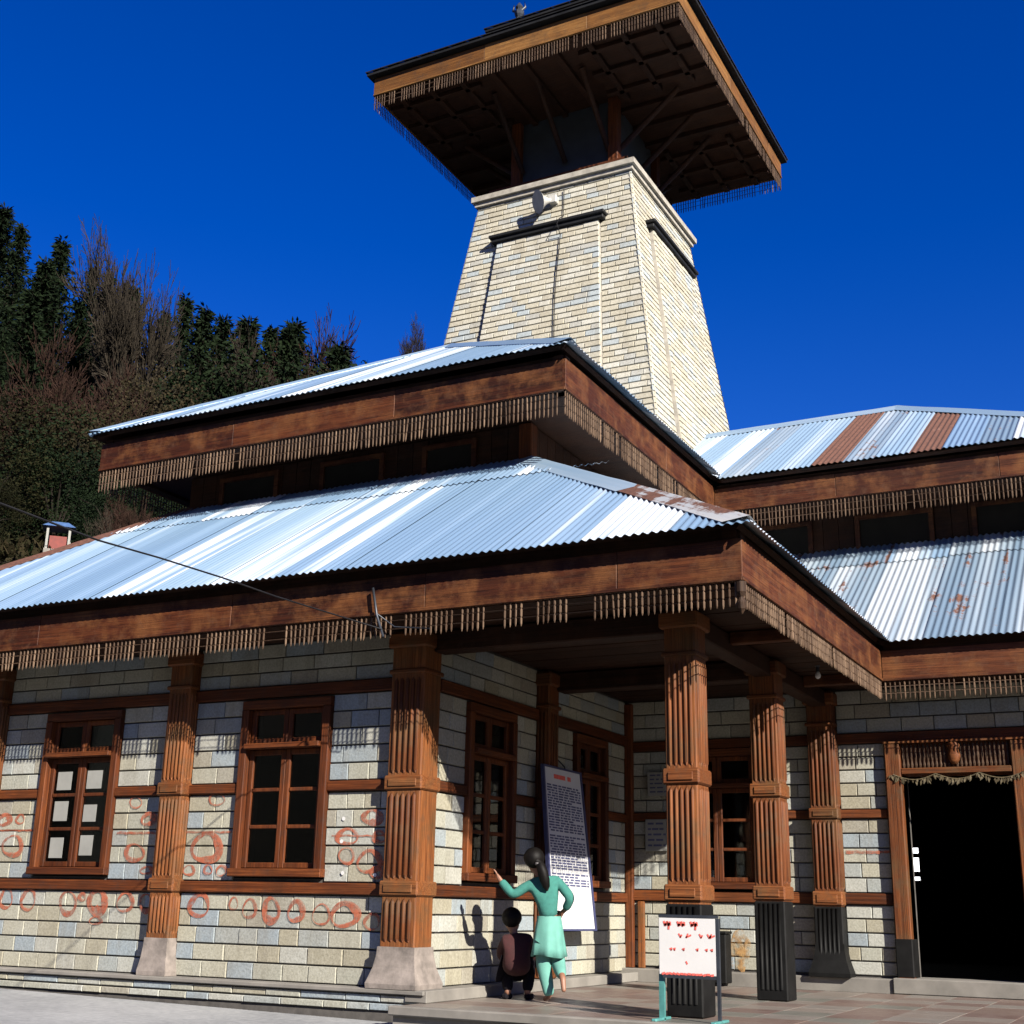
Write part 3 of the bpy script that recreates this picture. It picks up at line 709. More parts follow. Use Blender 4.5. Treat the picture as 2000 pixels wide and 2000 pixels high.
# soffit over the porch: boards and beams
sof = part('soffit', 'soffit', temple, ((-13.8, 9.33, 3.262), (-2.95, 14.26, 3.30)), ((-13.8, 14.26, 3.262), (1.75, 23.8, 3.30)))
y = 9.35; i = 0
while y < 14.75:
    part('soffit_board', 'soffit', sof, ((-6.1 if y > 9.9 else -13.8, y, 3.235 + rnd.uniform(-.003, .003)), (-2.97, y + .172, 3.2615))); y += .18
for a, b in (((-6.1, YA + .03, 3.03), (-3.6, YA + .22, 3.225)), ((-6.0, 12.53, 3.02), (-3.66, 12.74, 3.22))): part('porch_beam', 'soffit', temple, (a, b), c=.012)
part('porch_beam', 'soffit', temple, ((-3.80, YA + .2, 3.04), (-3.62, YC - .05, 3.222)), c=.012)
for y in (11.2, 13.7): part('rafter', 'fascia_x', temple, ((-3.62, y, 3.12), (-2.98, y + .09, 3.232)), c=.008)

# clerestory ---------------------------------------------------------------------
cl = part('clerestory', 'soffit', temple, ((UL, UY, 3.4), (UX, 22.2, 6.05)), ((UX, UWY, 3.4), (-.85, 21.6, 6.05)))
x = UL
while x < UX - .05:
    part('wall_board', 'soffit', cl, ((x + .004, UY - .03, 5.0), (min(UX, x + .21) - .004, UY - .001, 5.99))); x += .21
x = UX
while x < -.9:
    part('wall_board', 'soffit', cl, ((x + .004, UWY - .03, 5.0), (x + .206, UWY - .001, 5.99))); x += .21
y = UY
while y < UWY - .1:
    part('wall_board', 'soffit', cl, ((UX + .001, y + .004, 5.0), (UX + .03, y + .206, 5.99))); y += .21
for x0, x1, yy in ((-10.5, -9.7, UY), (-8.95, -8.15, UY), (-7.5, -6.9, UY), (-5.2, -4.3, UWY), (-3.6, -2.7, UWY), (-2.1, -1.3, UWY)):
    f = part('clerestory_window', 'fascia_x', cl, ((x0 - .06, yy - .07, 5.30), (x1 + .06, yy - .031, 5.36)), ((x0 - .06, yy - .07, 5.86), (x1 + .06, yy - .031, 5.92)), ((x0 - .06, yy - .07, 5.36), (x0, yy - .031, 5.86)), ((x1, yy - .07, 5.36), (x1 + .06, yy - .031, 5.86)))
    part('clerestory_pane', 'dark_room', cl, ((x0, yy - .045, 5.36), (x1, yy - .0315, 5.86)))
part('corner_post', 'wood_z', cl, ((UX - .10, UY - .06, 4.9), (UX + .06, UY + .10, 6.0)), c=.01)
part('upper_soffit', 'soffit', temple, ((-11.85, 11.42, 6.02), (-5.45, 16.22, 6.06)), ((-11.85, 16.22, 6.02), (-.35, 22.5, 6.06)))
# upper roofs
VX, VY, VL, VWY, VR = -5.24, 11.22, -12.03, 16.02, 0.0
ZU, ZR, YR = 6.44, 8.36, 19.30
XM = (VX + VL) / 2; hu = VX - XM; mX = (ZR - ZU) / hu; runU = (ZR - ZU) / .588; mU = .588
LU = VX - VL
ur = MB()
deck(ur, (VL, VY, ZU), (1, 0, 0), (0, 1, 0), mU, [(.13, .13, .13, hu, .13, runU), (hu, .13, runU, LU - .13, .13, .13)])
yv2 = VWY - VY; LR2 = yv2 + hu * mX / mU
deck(ur, (VX, VY, ZU), (0, 1, 0), (-1, 0, 0), mX, [(.12, .12, .12, runU, .12, hu), (runU, .12, hu, yv2, .12, hu), (yv2, .03, hu, LR2 - .03, hu - .03, hu)])
deck(ur, (VL, VY, ZU), (0, 1, 0), (1, 0, 0), mX, [(.03, .03, .03, runU, .03, hu), (runU, .03, hu, 11.35, .03, hu)])
upper_roof = ur.build('upper_roof', 'soffit', temple)
slope(upper_roof, (VL, VY, ZU), (1, 0, 0), (0, 1, 0), mU, LU, lambda s: 0, lambda s: max(0, min(s, LU - s) * runU / hu), lambda i, r, s: 'galvanised_white' if i in (2, 5) else 'galvanised')
stU = lambda s: 0 if s < yv2 else min(hu, (s - yv2) * mU / mX)
slope(upper_roof, (VX, VY, ZU), (0, 1, 0), (-1, 0, 0), mX, LR2, stU, lambda s: max(stU(s), min(hu, s * hu / runU)), gw)
slope(upper_roof, (VL, VY, ZU), (0, 1, 0), (1, 0, 0), mX, 11.3, lambda s: 0, lambda s: min(hu, s * hu / runU), gw)
cap(upper_roof, (VX, VY, ZU), (XM, VY + runU, ZR), (-.2, 0, 0), (0, .2, 0), 'galvanised'); cap(upper_roof, (VL, VY, ZU), (XM, VY + runU, ZR), (.2, 0, 0), (0, .2, 0), 'galvanised_white')
cap(upper_roof, (XM, VY + runU, ZR), (XM, 22.5, ZR), (-.2, 0, -.2 * mX), (.2, 0, -.2 * mX), 'galvanised')
wu = MB(); WX0 = XM; LWU = VR - WX0; runWU = YR - VWY; mWU = (ZR - .06 - ZU + .04) / runWU; ZU2 = ZU - .04
deck(wu, (WX0, VWY, ZU2), (1, 0, 0), (0, 1, 0), mWU, [(.02, runWU - .03, runWU, VX - WX0, .03, runWU), (VX - WX0, .03, runWU, LWU - 3.43, .03, runWU), (LWU - 3.43, .03, runWU, LWU - .03, .03, .03)])
deck(wu, (WX0, 2 * YR - VWY, ZU2), (1, 0, 0), (0, -1, 0), mWU, [(.02, .03, runWU, LWU - 3.43, .03, runWU), (LWU - 3.43, .03, runWU, LWU - .03, .03, .03)])
deck(wu, (VR, VWY, ZU2), (0, 1, 0), (-1, 0, 0), mWU * runWU / 3.43, [(.03, .03, .03, runWU, .03, 3.40), (runWU, .03, 3.40, 2 * runWU - .03, .03, .03)])
wing_upper = wu.build('wing_upper_roof', 'soffit', temple)
def wmat(i, row, s):
    x = WX0 + s + .21
    for u, v in ((1578, 884), (1752, 862)):
        if abs(px(u, v, y=VWY).x - x) < .22: return 'rusted'
    return ('galvanised_worn', 'galvanised_white', 'galvanised_white', 'galvanised')[i % 4]
slope(wing_upper, (WX0, VWY, ZU2), (1, 0, 0), (0, 1, 0), mWU, LWU, lambda s: min(runWU, max(0, VX - (WX0 + s)) * mX / mWU), lambda s: max(0, min(runWU, (LWU - s) * runWU / 3.43)), wmat, None, .42)
slope(wing_upper, (WX0, 2 * YR - VWY, ZU2), (1, 0, 0), (0, -1, 0), mWU, LWU, lambda s: 0, lambda s: max(0, min(runWU, (LWU - s) * runWU / 3.43)), gw)
slope(wing_upper, (VR, VWY, ZU2), (0, 1, 0), (-1, 0, 0), mWU * runWU / 3.43, 2 * runWU, lambda s: 0, lambda s: max(0, min(s, 2 * runWU - s) * 3.43 / runWU), gw)
cap(wing_upper, (WX0, YR, ZR - .06), (VR - 3.43, YR, ZR - .06), (0, -.2, -.2 * mWU), (0, .2, -.2 * mWU), 'galvanised_white')
cap(wing_upper, (VR - 3.43, YR, ZR - .06), (VR, VWY, ZU2), (-.2, 0, 0), (0, .2, 0), 'galvanised_white')
eave((-11.92, 11.36, 0), (-5.37, 11.36, 0), (0, -1, 0), 5.70, 6.0, 6.335, 'fascia_x', (), .06)
eave((-5.37, 11.36, 0), (-5.37, 16.15, 0), (1, 0, 0), 5.70, 6.0, 6.335, 'fascia_y', (), .06)
eave((-5.37, 16.15, 0), (-.12, 16.15, 0), (0, -1, 0), 5.70, 5.985, 6.30, 'fascia_x', (), .06)
eave((-11.92, 11.36, 0), (-11.92, 22.5, 0), (-1, 0, 0), 5.70, 6.0, 6.335, 'fascia_y', (), .06)
eave((-.12, 16.15, 0), (-.12, 22.4, 0), (1, 0, 0), 5.70, 5.985, 6.30, 'fascia_y', (), .06)

# ------------------------------------------------------------------ tower
TX, TY = -8.64, 19.14
hT = lambda z: 1.45 + .14 * (12.62 - z)
hP = lambda z: .95 + .075 * (11.75 - z)
ZT_ = 12.62
def frustum(mb, z0, z1, f0, f1=None):
    a, b = f0, f1
    vs = [(TX - a, TY - a, z0), (TX + a, TY - a, z0), (TX + a, TY + a, z0), (TX - a, TY + a, z0), (TX - b, TY - b, z1), (TX + b, TY - b, z1), (TX + b, TY + b, z1), (TX - b, TY + b, z1)]
    mb.add(vs, [(3, 2, 1, 0), (4, 5, 6, 7), (0, 1, 5, 4), (1, 2, 6, 5), (2, 3, 7, 6), (3, 0, 4, 7)])
mb = MB(); frustum(mb, 5.5, ZT_, hT(5.5) - .02, hT(ZT_) - .02)
tower = mb.build('tower', 'tower_joint', temple)
RAISE = .075
for k in range(4):
    mb = MB(); rm = Matrix.Translation((TX, TY, 0)) @ Matrix.Rotation(k * math.pi / 2, 4, 'Z')
    def Q(u, out, z): return rm @ Vector((u, -out, z))
    z0, z1 = 6.0, 11.72
    vs = [Q(-hP(z0), hT(z0) + RAISE - .02, z0), Q(hP(z0), hT(z0) + RAISE - .02, z0), Q(hP(z1), hT(z1) + RAISE - .02, z1), Q(-hP(z1), hT(z1) + RAISE - .02, z1),
          Q(-hP(z0), hT(z0) - .1, z0), Q(hP(z0), hT(z0) - .1, z0), Q(hP(z1), hT(z1) - .1, z1), Q(-hP(z1), hT(z1) - .1, z1)]
    mb.add(vs, [(0, 1, 2, 3), (0, 4, 5, 1), (1, 5, 6, 2), (2, 6, 7, 3), (3, 7, 4, 0)])
    mb.build('raised_panel', 'tower_trim', tower)
rest = MB(); CH = .106
def qb(k, u0, u1, z0, z1, out, t=.02, zone=0):
    rm = Matrix.Translation((TX, TY, 0)) @ Matrix.Rotation(k * math.pi / 2, 4, 'Z')
    jt = rnd.uniform(-.004, .004); g = .005; cz = .007
    u0 += g * .6; u1 -= g * .6; z0 += g; z1 -= g
    def Q(u, o, z): return rm @ Vector((u, -o, z))
    bk = [Q(u0, hT(z0) + out - .021, z0), Q(u1, hT(z0) + out - .021, z0), Q(u1, hT(z1) + out - .021, z1), Q(u0, hT(z1) + out - .021, z1)]
    fr = [Q(u0 + cz, hT(z0) + out + jt, z0 + cz), Q(u1 - cz, hT(z0) + out + jt, z0 + cz), Q(u1 - cz, hT(z1) + out + jt, z1 - cz), Q(u0 + cz, hT(z1) + out + jt, z1 - cz)]
    rest.add(fr + bk, [(0, 1, 2, 3)] + [(4 + i, 4 + (i + 1) % 4, (i + 1) % 4, i) for i in range(4)], rnd.random())
def course(k, a, b, z0, z1, out, odd):
    u = a; first = True
    while u < b - .005:
        wd = rnd.uniform(.20, .30)
        if first and odd: wd *= .5
        first = False
        if b - u - wd < .10: wd = b - u
        qb(k, u, u + wd, z0, z1, out); u += wd
for k in range(4):
    z = 6.2; i = 0
    while z < ZT_ - .05:
        z1 = min(z + CH, ZT_); zm = (z + z1) / 2
        if zm < 11.72:
            course(k, -hT(zm) - .015, -hP(zm), z, z1, 0, i % 2); course(k, hP(zm), hT(zm) + .015, z, z1, 0, (i + 1) % 2); course(k, -hP(zm), hP(zm), z, z1, RAISE, i % 2)
        else: course(k, -hT(zm) - .015, hT(zm) + .015, z, z1, 0, i % 2)
        z = z1; i += 1
o = rest.build('tower_bricks', 'tower_stone', tower); o['kind'] = 'stuff'
def tbox(name, k, u0, u1, o0, o1, z0, z1, m, c=.01, parent=None):
    rm = Matrix.Translation((TX, TY, 0)) @ Matrix.Rotation(k * math.pi / 2, 4, 'Z')
    mb = MB(); mb.cbox((u0, -o1, z0), (u1, -o0, z1), c)
    mb.v = [rm @ v for v in mb.v]; return mb.build(name, m, parent or tower)
for k in range(4):
    hz = hT(11.78)
    tbox('panel_lintel', k, -1.05, 1.05, hz - .1, hz + .13, 11.715, 11.785, 'slate'); tbox('lintel_cap', k, -1.08, 1.08, hz - .1, hz + .17, 11.79, 11.85, 'slate')
mb = MB()
for z0, z1, e in ((12.622, 12.70, .05), (12.703, 12.80, .10)): frustum(mb, z0, z1, 1.45 + e, 1.45 + e)
mb.build('cornice', 'tower_trim', tower)
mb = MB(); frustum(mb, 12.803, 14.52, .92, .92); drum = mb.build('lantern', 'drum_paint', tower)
for sx in (-1, 1):
    for sy in (-1, 1):
        part('lantern_post', 'wood_z', drum, ((TX + sx * .95 - .09, TY + sy * .95 - .09, 12.805), (TX + sx * .95 + .09, TY + sy * .95 + .09, 14.46)), c=.012)
for k in range(4):
    tbox('railing', k, -1.36, 1.36, 1.30, 1.36, 12.93, 12.98, 'wood_x', .006, drum)
    for i in range(15): tbox('baluster', k, -1.36 + i * .19, -1.33 + i * .19, 1.31, 1.345, 12.802, 12.93, 'wood_z', .004, drum)
# tower roof
HR = 2.86; TC = (TX - .01, TY - .0)
def square(h): return [(TX - h, TY - h), (TX + h, TY - h), (TX + h, TY + h), (TX - h, TY + h)]
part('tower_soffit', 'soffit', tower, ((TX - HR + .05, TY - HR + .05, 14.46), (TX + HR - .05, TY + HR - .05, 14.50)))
for k in range(4):
    for i in range(-4, 5):
        tbox('rafter', k, i * .60 - .05, i * .60 + .05, .93, HR - .12, 14.37, 14.459, 'soffit', .008)
        if i in (-2, 0, 2):
            rm = Matrix.Translation((TX, TY, 0)) @ Matrix.Rotation(k * math.pi / 2, 4, 'Z'); mb = MB()
            mb.tube([rm @ Vector((i * .42, -.95, 13.45)), rm @ Vector((i * .42, -2.1, 14.40))], .05, 6); mb.build('bracket', 'soffit', tower)
sq = square(HR)
def tower_eave(h, zd, zp, zt, m):
    q = square(h)
    for i in range(4):
        a, b = Vector((*q[i], 0)), Vector((*q[(i + 1) % 4], 0)); out = ((0, -1, 0), (1, 0, 0), (0, 1, 0), (-1, 0, 0))[i]
        eave(a, b, out, zd, zp, zt, m + ('_x' if i % 2 == 0 else '_y'), (), .05)
tower_eave(HR, 14.20, 14.49, 14.82, 'tower_fascia')
def pyramid(h0, z0, h1, z1, m, name):
    mb = MB(); vs = [(x, y, z0) for x, y in square(h0)] + [(x, y, z1) for x, y in square(h1)] + [(x, y, z0 - .05) for x, y in square(h0)]
    mb.add(vs, [(4, 5, 6, 7)] + [(i, (i + 1) % 4, 4 + (i + 1) % 4, 4 + i) for i in range(4)] + [(8 + i, 8 + (i + 1) % 4, (i + 1) % 4, i) for i in range(4)] + [(11, 10, 9, 8)])
    # slate courses
    n = max(3, int((h0 - h1) / .28))
    for i in range(n):
        t0, t1 = i / n, (i + 1) / n + .02; a = h0 + (h1 - h0) * t0 + .02; b = h0 + (h1 - h0) * t1; za = z0 + (z1 - z0) * t0 + .03; zb = z0 + (z1 - z0) * t1 + .012
        for k in range(4):
            rm = Matrix.Translation((TX, TY, 0)) @ Matrix.Rotation(k * math.pi / 2, 4, 'Z')
            u = -a
            while u < a - .01:
                ww = min(rnd.uniform(.24, .36), a - u); f0, f1 = u, u + ww - .008; s = b / a
                mb.add([rm @ Vector(p) for p in ((f0, -a, za), (f1, -a, za), (f1 * s, -b, zb), (f0 * s, -b, zb), (f0, -a, za - .02), (f1, -a, za - .02))], [(0, 1, 2, 3), (4, 5, 1, 0)], rnd.random()); u += ww
    return mb.build(name, m, tower)
pyramid(HR + .10, 14.90, 1.0, 15.85, 'slate', 'tower_roof')
mb = MB(); frustum(mb, 15.80, 16.12, .95, .95); mb.build('upper_lantern', 'soffit', tower)
for i in range(4):
    q = square(1.36); a, b = Vector((*q[i], 0)), Vector((*q[(i + 1) % 4], 0)); out = ((0, -1, 0), (1, 0, 0), (0, 1, 0), (-1, 0, 0))[i]
    eave(a, b, out, 15.98, 16.10, 16.30, 'tower_fascia' + ('_x' if i % 2 == 0 else '_y'), (), .03)
pyramid(1.44, 16.36, .05, 17.2, 'slate', 'cap_roof')
mb = MB(); mb.lathe((TX, TY, 17.15), [(.10, 0), (.14, .08), (.06, .18), (.12, .3), (.03, .42), (.01, .8)], 10); mb.build('finial', 'dark_metal', tower)
mb = MB(); fp = Vector((-9.50, 17.95, 16.50)); mb.lathe(fp, [(.08, 0), (.09, .06), (.05, .10), (.085, .16), (.10, .22), (.05, .28), (.075, .33), (.05, .38), (.01, .44)], 8)
for s in (-1, 1): mb.tube([fp + Vector((0, 0, .22)), fp + Vector((s * .13, 0, .30)), fp + Vector((s * .11, 0, .42))], [.03, .025, .008], 6)
mb.build('roof_figure', 'dark_metal', tower)
# horn loudspeaker
hy = TY - hT(12.39) - .02
sp = thing('loudspeaker', 'pale grey horn loudspeaker fixed high on the tower front below the cornice', 'loudspeaker', (-8.58, hy, 12.33))
mb = MB(); prof = [(.04, 0), (.05, .10), (.07, .16), (.12, .24), (.19, .30), (.20, .31)]
mb.lathe((0, 0, 0), prof, 16); mt = Matrix.Translation((-8.58, hy - .02, 12.36)) @ Vector((-.55, -.70, -.30)).to_track_quat('Z', 'Y').to_matrix().to_4x4()
mb.v = [mt @ v for v in mb.v]; mb.build('horn', 'speaker_grey', sp)
mb = MB(); mb.cbox((-8.64, hy - .10, 12.28), (-8.50, hy + .06, 12.42), .01); mb.build('bracket', 'speaker_grey', sp)
mb = MB(); pts = []
for i in range(30):
    t = i / 29; z = 12.55 - t * 4.1; out = hT(z) + (RAISE if z < 11.72 else .0) + .03 + (.16 if 11.68 < z < 11.88 else 0)
    pts.append((-8.40 + .10 * t + .02 * math.sin(t * 9), TY - out, z))
mb.tube(pts, .008, 5); tag(mb.build('tower_cable', 'wire_black'), 'thin dark cable running down the front of the stone tower', 'cable')

# ------------------------------------------------------------------ paint on the front wall
S = 1932 / 2000
def ring(u, v, ru, rv, wd, mt='red_wall_paint', fill=False, name='painted_ring', wall='A'):
    """u, v, radii in photo pixels; painted straight on the stone"""
    yy = YA - .0085 if wall == 'A' else YC - .0085
    c = px(u * S, v * S, y=yy); a = px((u + ru) * S, v * S, y=yy); b = px(u * S, (v - rv) * S, y=yy)
    rx, rz = (a - c).length, (b - c).length
    mb = MB(); n = 30; ph = rnd.random() * 6; vs = []
    for i in range(n):
        t = 2 * math.pi * i / n; k = 1 + .06 * math.sin(2 * t + ph) + .04 * math.sin(3 * t + ph * 2)
        ww = wd * (1 + .45 * math.sin(t + ph) + .2 * math.sin(3 * t)) ; ww = min(ww, .95)
        for q in (k, k * (1 - ww)): vs.append(c + Vector((rx * q * math.cos(t), -.0006 * (i % 2), rz * q * math.sin(t))))
    mb.add(vs, [(2 * i, 2 * ((i + 1) % n), 2 * ((i + 1) % n) + 1, 2 * i + 1) for i in range(n)])
    return mb.build(name, mt, front_wall if wall == 'A' else doorway_wall)
for r in ((11.6, 1755, 14, 21, .3), (54.7, 1757, 16, 22, .3), (132.5, 1765, 18, 25, .3), (190.5, 1763.6, 21, 27, .55), (245, 1762, 17, 22, .3), (285, 1765, 14, 20, .35), (187, 1798, 13, 9, .35),
          (291.5, 1599.6, 16, 15, .6), (262, 1666, 22, 18, .35), (265, 1568, 13, 11, .2), (10, 1601, 14, 14, .6), (39, 1600, 10, 10, .4), (25, 1652.6, 21, 23, .3), (288, 1700, 15, 9, .5),
          (404.5, 1656, 31, 33, .36), (369.6, 1700, 12, 12, .35), (405.7, 1699, 10, 10, .4), (432.5, 1700, 11, 12, .35), (423, 1561.7, 17, 12, .2), (728, 1596.7, 22, 17, .6), (677, 1634, 25, 16, .35),
          (740, 1635, 15, 13, .5), (677, 1672, 16, 18, .25), (722.5, 1683, 25, 26, .33), (735, 1704, 13, 14, .4), (388, 1768, 23, 24, .35), (455.8, 1765, 10, 13, .3), (488, 1775, 14, 22, .3),
          (529, 1779.5, 19, 27, .45), (579, 1779.5, 17, 25, .45), (628, 1786.5, 17, 23, .18), (674.7, 1786, 29, 28, .36), (726, 1800, 17, 17, .3), (160, 1752, 9, 9, .7)): ring(*r)
def stripe(u0, u1, v, h, wall='A', mt='red_wall_paint'):
    yy = (YA if wall == 'A' else YC) - .008
    mb = MB(); n = 12; vs = []
    for i in range(n + 1):
        u = u0 + (u1 - u0) * i / n; p = px(u * S, (v + rnd.uniform(-1, 1)) * S, y=yy); hh = h * rnd.uniform(.7, 1.2)
        vs += [p - Vector((0, 0, hh)), p + Vector((0, 0, hh))]
    mb.add(vs, [(2 * i, 2 * i + 2, 2 * i + 3, 2 * i + 1) for i in range(n)]); mb.build('painted_stripe', mt, front_wall if wall == 'A' else doorway_wall)
stripe(228, 306, 1627, .012); stripe(362, 452, 1625, .010); stripe(0, 66, 1622, .010); stripe(1652, 1738, 1664, .016, 'C'); stripe(1546, 1594, 1593, .015, 'C'); stripe(648, 752, 1632, .008)
def blotch(u, v, ru, rv, mt, wall='C'):
    yy = (YA if wall == 'A' else YC) - .010; c = px(u * S, v * S, y=yy); rx = (px((u + ru) * S, v * S, y=yy) - c).length; rz = (px(u * S, (v - rv) * S, y=yy) - c).length
    n = 26; vs = [c]
    for i in range(n):
        t = 2 * math.pi * i / n; k = 1 + .25 * noise.noise(Vector((math.cos(t) * 2, math.sin(t) * 2, u))); vs.append(c + Vector((rx * k * math.cos(t), 0, rz * k * math.sin(t))))
    mb = MB(); mb.add(vs, [(0, 1 + i, 1 + (i + 1) % n) for i in range(n)]); mb.build('paint_stain', mt, doorway_wall if wall == 'C' else front_wall)
blotch(1445, 1855, 21, 42, 'orange_stain')
for u, v in ((671, 1599), (667, 1643), (669, 1705), (732, 1709)): blotch(u, v, 3.4, 4, 'white_board', 'A')

# ------------------------------------------------------------------ notices and signs
def marks(rows, width, P, m, parent, name='printed_text'):
    mb = MB()
    for (v, h, u0, u1, ws) in rows:
        u = u0
        while u < u1 - ws * .4:
            l = min(u1 - u, rnd.uniform(.5, 1.7) * ws)
            mb.add([P(u, v), P(u + l, v), P(u + l, v + h), P(u, v + h)], [(0, 1, 2, 3)]); u += l + ws * rnd.uniform(.18, .4)
    o = mb.build(name, m, parent); o['kind'] = 'stuff'
nb = thing('notice_board', 'tall white notice board of dense print on the porch wall behind the child', 'notice board', (-5.95, 12.75, .58))
TL, TR, BL, BR = [Vector(p) for p in ((-5.975, 12.20, 2.195), (-5.975, 13.09, 2.19), (-5.90, 12.30, .585), (-5.90, 13.34, .58))]
NX = Vector((1, 0, .045)).normalized()
def NP(u, v, d=.0): return TL.lerp(TR, u).lerp(BL.lerp(BR, u), 1 - v) + NX * d
def slab(name, u0, u1, v0, v1, d0, d1, m, parent):
    q = [NP(u0, v0, d1), NP(u1, v0, d1), NP(u1, v1, d1), NP(u0, v1, d1), NP(u0, v0, d0), NP(u1, v0, d0), NP(u1, v1, d0), NP(u0, v1, d0)]
    mb = MB(); mb.add(q, [(0, 1, 2, 3), (7, 6, 5, 4), (0, 4, 5, 1), (1, 5, 6, 2), (2, 6, 7, 3), (3, 7, 4, 0)]); return mb.build(name, m, parent)
slab('board', 0, 1, 0, 1, -.02, 0, 'poster_white', nb)
for a in ((-.035, 0, -.012, 1.012), (1, 1.035, -.012, 1.012), (0, 1, -.012, 0), (0, 1, 1, 1.012)): slab('frame_rail', *a, -.025, .012, 'blue_frame', nb)
rows = [(.885 - i * .0168, .0105, .05 + (.03 if i % 7 == 3 else 0), (.96 if i % 7 != 6 else .72), .085) for i in range(38) if i not in (18, 32)]
marks(rows, 1, lambda u, v: NP(u, v, .002), 'ink', nb)
marks([(.935, .028, .25, .72, .2)], 1, lambda u, v: NP(u, v, .002), 'red_ink', nb, 'printed_title')
mb = MB()
for u in (.32, .62): mb.tube([NP(u, 1.0, -.01), NP(u, 1.03, -.02), (XB + .01, NP(u, 1, 0).y, 2.36)], .008, 5)
mb.build('hanger', 'dark_metal', nb)['kind'] = 'stuff'
# free-standing sign in front of the porch pillar
YS = 9.72
sa, sb_, sc, sd = [px(u, v, y=YS) for u, v in ((1244, 1731), (1352, 1733), (1352, 1843), (1244, 1838))]
x0, x1 = (sa.x + sd.x) / 2, (sb_.x + sc.x) / 2; z1, z0 = (sa.z + sb_.z) / 2, (sc.z + sd.z) / 2
sg = thing('sign_stand', 'white sign board with faded red lettering on a metal stand before the porch pillar', 'sign', ((x0 + x1) / 2, YS, 0))
part('board', 'white_board', sg, ((x0, YS - .012, z0), (x1, YS + .012, z1)), c=.004)
part('top_rail', 'dark_metal', sg, ((x0 - .0, YS - .014, z1 + .001), (x1 + .018, YS + .014, z1 + .022)))
part('leg', 'dark_metal', sg, ((x1 + .001, YS - .014, .0), (x1 + .024, YS + .014, z1)))
part('leg', 'teal_metal', sg, ((x0 - .012, YS + .013, .0), (x0 + .03, YS + .04, z0 + .02)))
part('bottom_rail', 'dark_metal', sg, ((x0 + .03, YS - .013, z0 - .022), (x1, YS + .013, z0 - .001)))
for x in (x0 + .01, x1 + .012): part('foot', 'teal_metal', sg, ((x - .02, YS - .16, .0), (x + .02, YS + .16, .022)), c=.006)
mb = MB(); W_, H_ = x1 - x0, z1 - z0
def SP(u, v): return Vector((x0 + u * W_, YS - .0145, z0 + v * H_))
def stroke(mb, pts, wd):
    for a, b in zip(pts, pts[1:]):
        A_, B_ = SP(*a), SP(*b); d = (B_ - A_).normalized(); s = Vector((-d.z, 0, d.x)) * wd
        mb.add([A_ - s - d * wd * .5, B_ - s + d * wd * .5, B_ + s + d * wd * .5, A_ + s - d * wd * .5], [(0, 1, 2, 3)])
for u in (.10, .16, .34, .41, .57, .63):
    stroke(mb, [(u, .93), (u + .02, .86), (u + .05, .92)], .008); stroke(mb, [(u + .01, .88), (u + .06, .88)], .007)
    if u in (.16, .63): stroke(mb, [(u + .03, .9), (u + .02, .80)], .008)
for u, s in ((.36, 1), (.52, -1), (.72, 1), (.86, 1), (.93, -1)): stroke(mb, [(u, .72), (u + .03 * s, .66), (u + .05, .70)], .006)
for u in (.2, .26, .42, .66, .82, .91): stroke(mb, [(u, .46), (u + .025, .43), (u + .03, .47)], .005)
stroke(mb, [(.48, .24), (.50, .20)], .006)
for i in range(14):
    u = .06 + i * .065; stroke(mb, [(u, .012 + rnd.uniform(0, .02)), (u + .04, .012 + rnd.uniform(0, .02))], .008)
mb.build('red_lettering', 'red_ink', sg)['kind'] = 'stuff'
# two small notices in the shade of the porch
for (ua, va, ub, vb, lab) in ((1222, 1457, 1262, 1502, 'upper small grey notice on the shaded wall beside the porch pillar'), (1218, 1546, 1262, 1606, 'lower small grey notice with lines of print on the shaded wall beside the porch pillar')):
    a, b = px(ua, va, y=YC - .03), px(ub, vb, y=YC - .03)
    n_ = thing('wall_notice', lab, 'notice', ((a.x + b.x) / 2, YC - .03, b.z))
    part('panel', 'paper', n_, ((a.x, YC - .045, b.z), (b.x, YC - .026, a.z)), c=.004)
    marks([(.15 + i * .17, .06, .12, .9, .22) for i in range(5)], 1, lambda u, v: Vector((a.x + u * (b.x - a.x), YC - .047, b.z + v * (a.z - b.z))), 'ink', n_)
# black box against the wall
a, b = px(1352, 1762, y=14.45), px(1373, 1832, y=14.45)
bx_ = thing('black_box', 'narrow black box standing against the stone wall next to an orange stain', 'box', ((a.x + b.x) / 2, 14.45, .0))
part('cabinet', 'black_paint', bx_, ((b.x - .30, 14.40, .03), (b.x, 14.60, a.z)), c=.01)
part('lid', 'black_paint', bx_, ((b.x - .31, 14.39, a.z + .002), (b.x + .01, 14.61, a.z + .03)), c=.006)
# bulb under the soffit
bp = px(1543, 1270, z=3.16)
bu = thing('bulb', 'small white bulb under the porch ceiling near the right eave', 'bulb', (bp.x, bp.y, 3.10))
mb = MB(); mb.lathe((bp.x, bp.y, 3.10), [(.005, 0), (.025, .012), (.032, .035), (.022, .06), (.014, .075)], 10); mb.build('glass_globe', 'white_board', bu)
mb = MB(); mb.lathe((bp.x, bp.y, 3.175), [(.018, 0), (.018, .05), (.03, .06)], 8); mb.build('holder', 'dark_metal', bu)
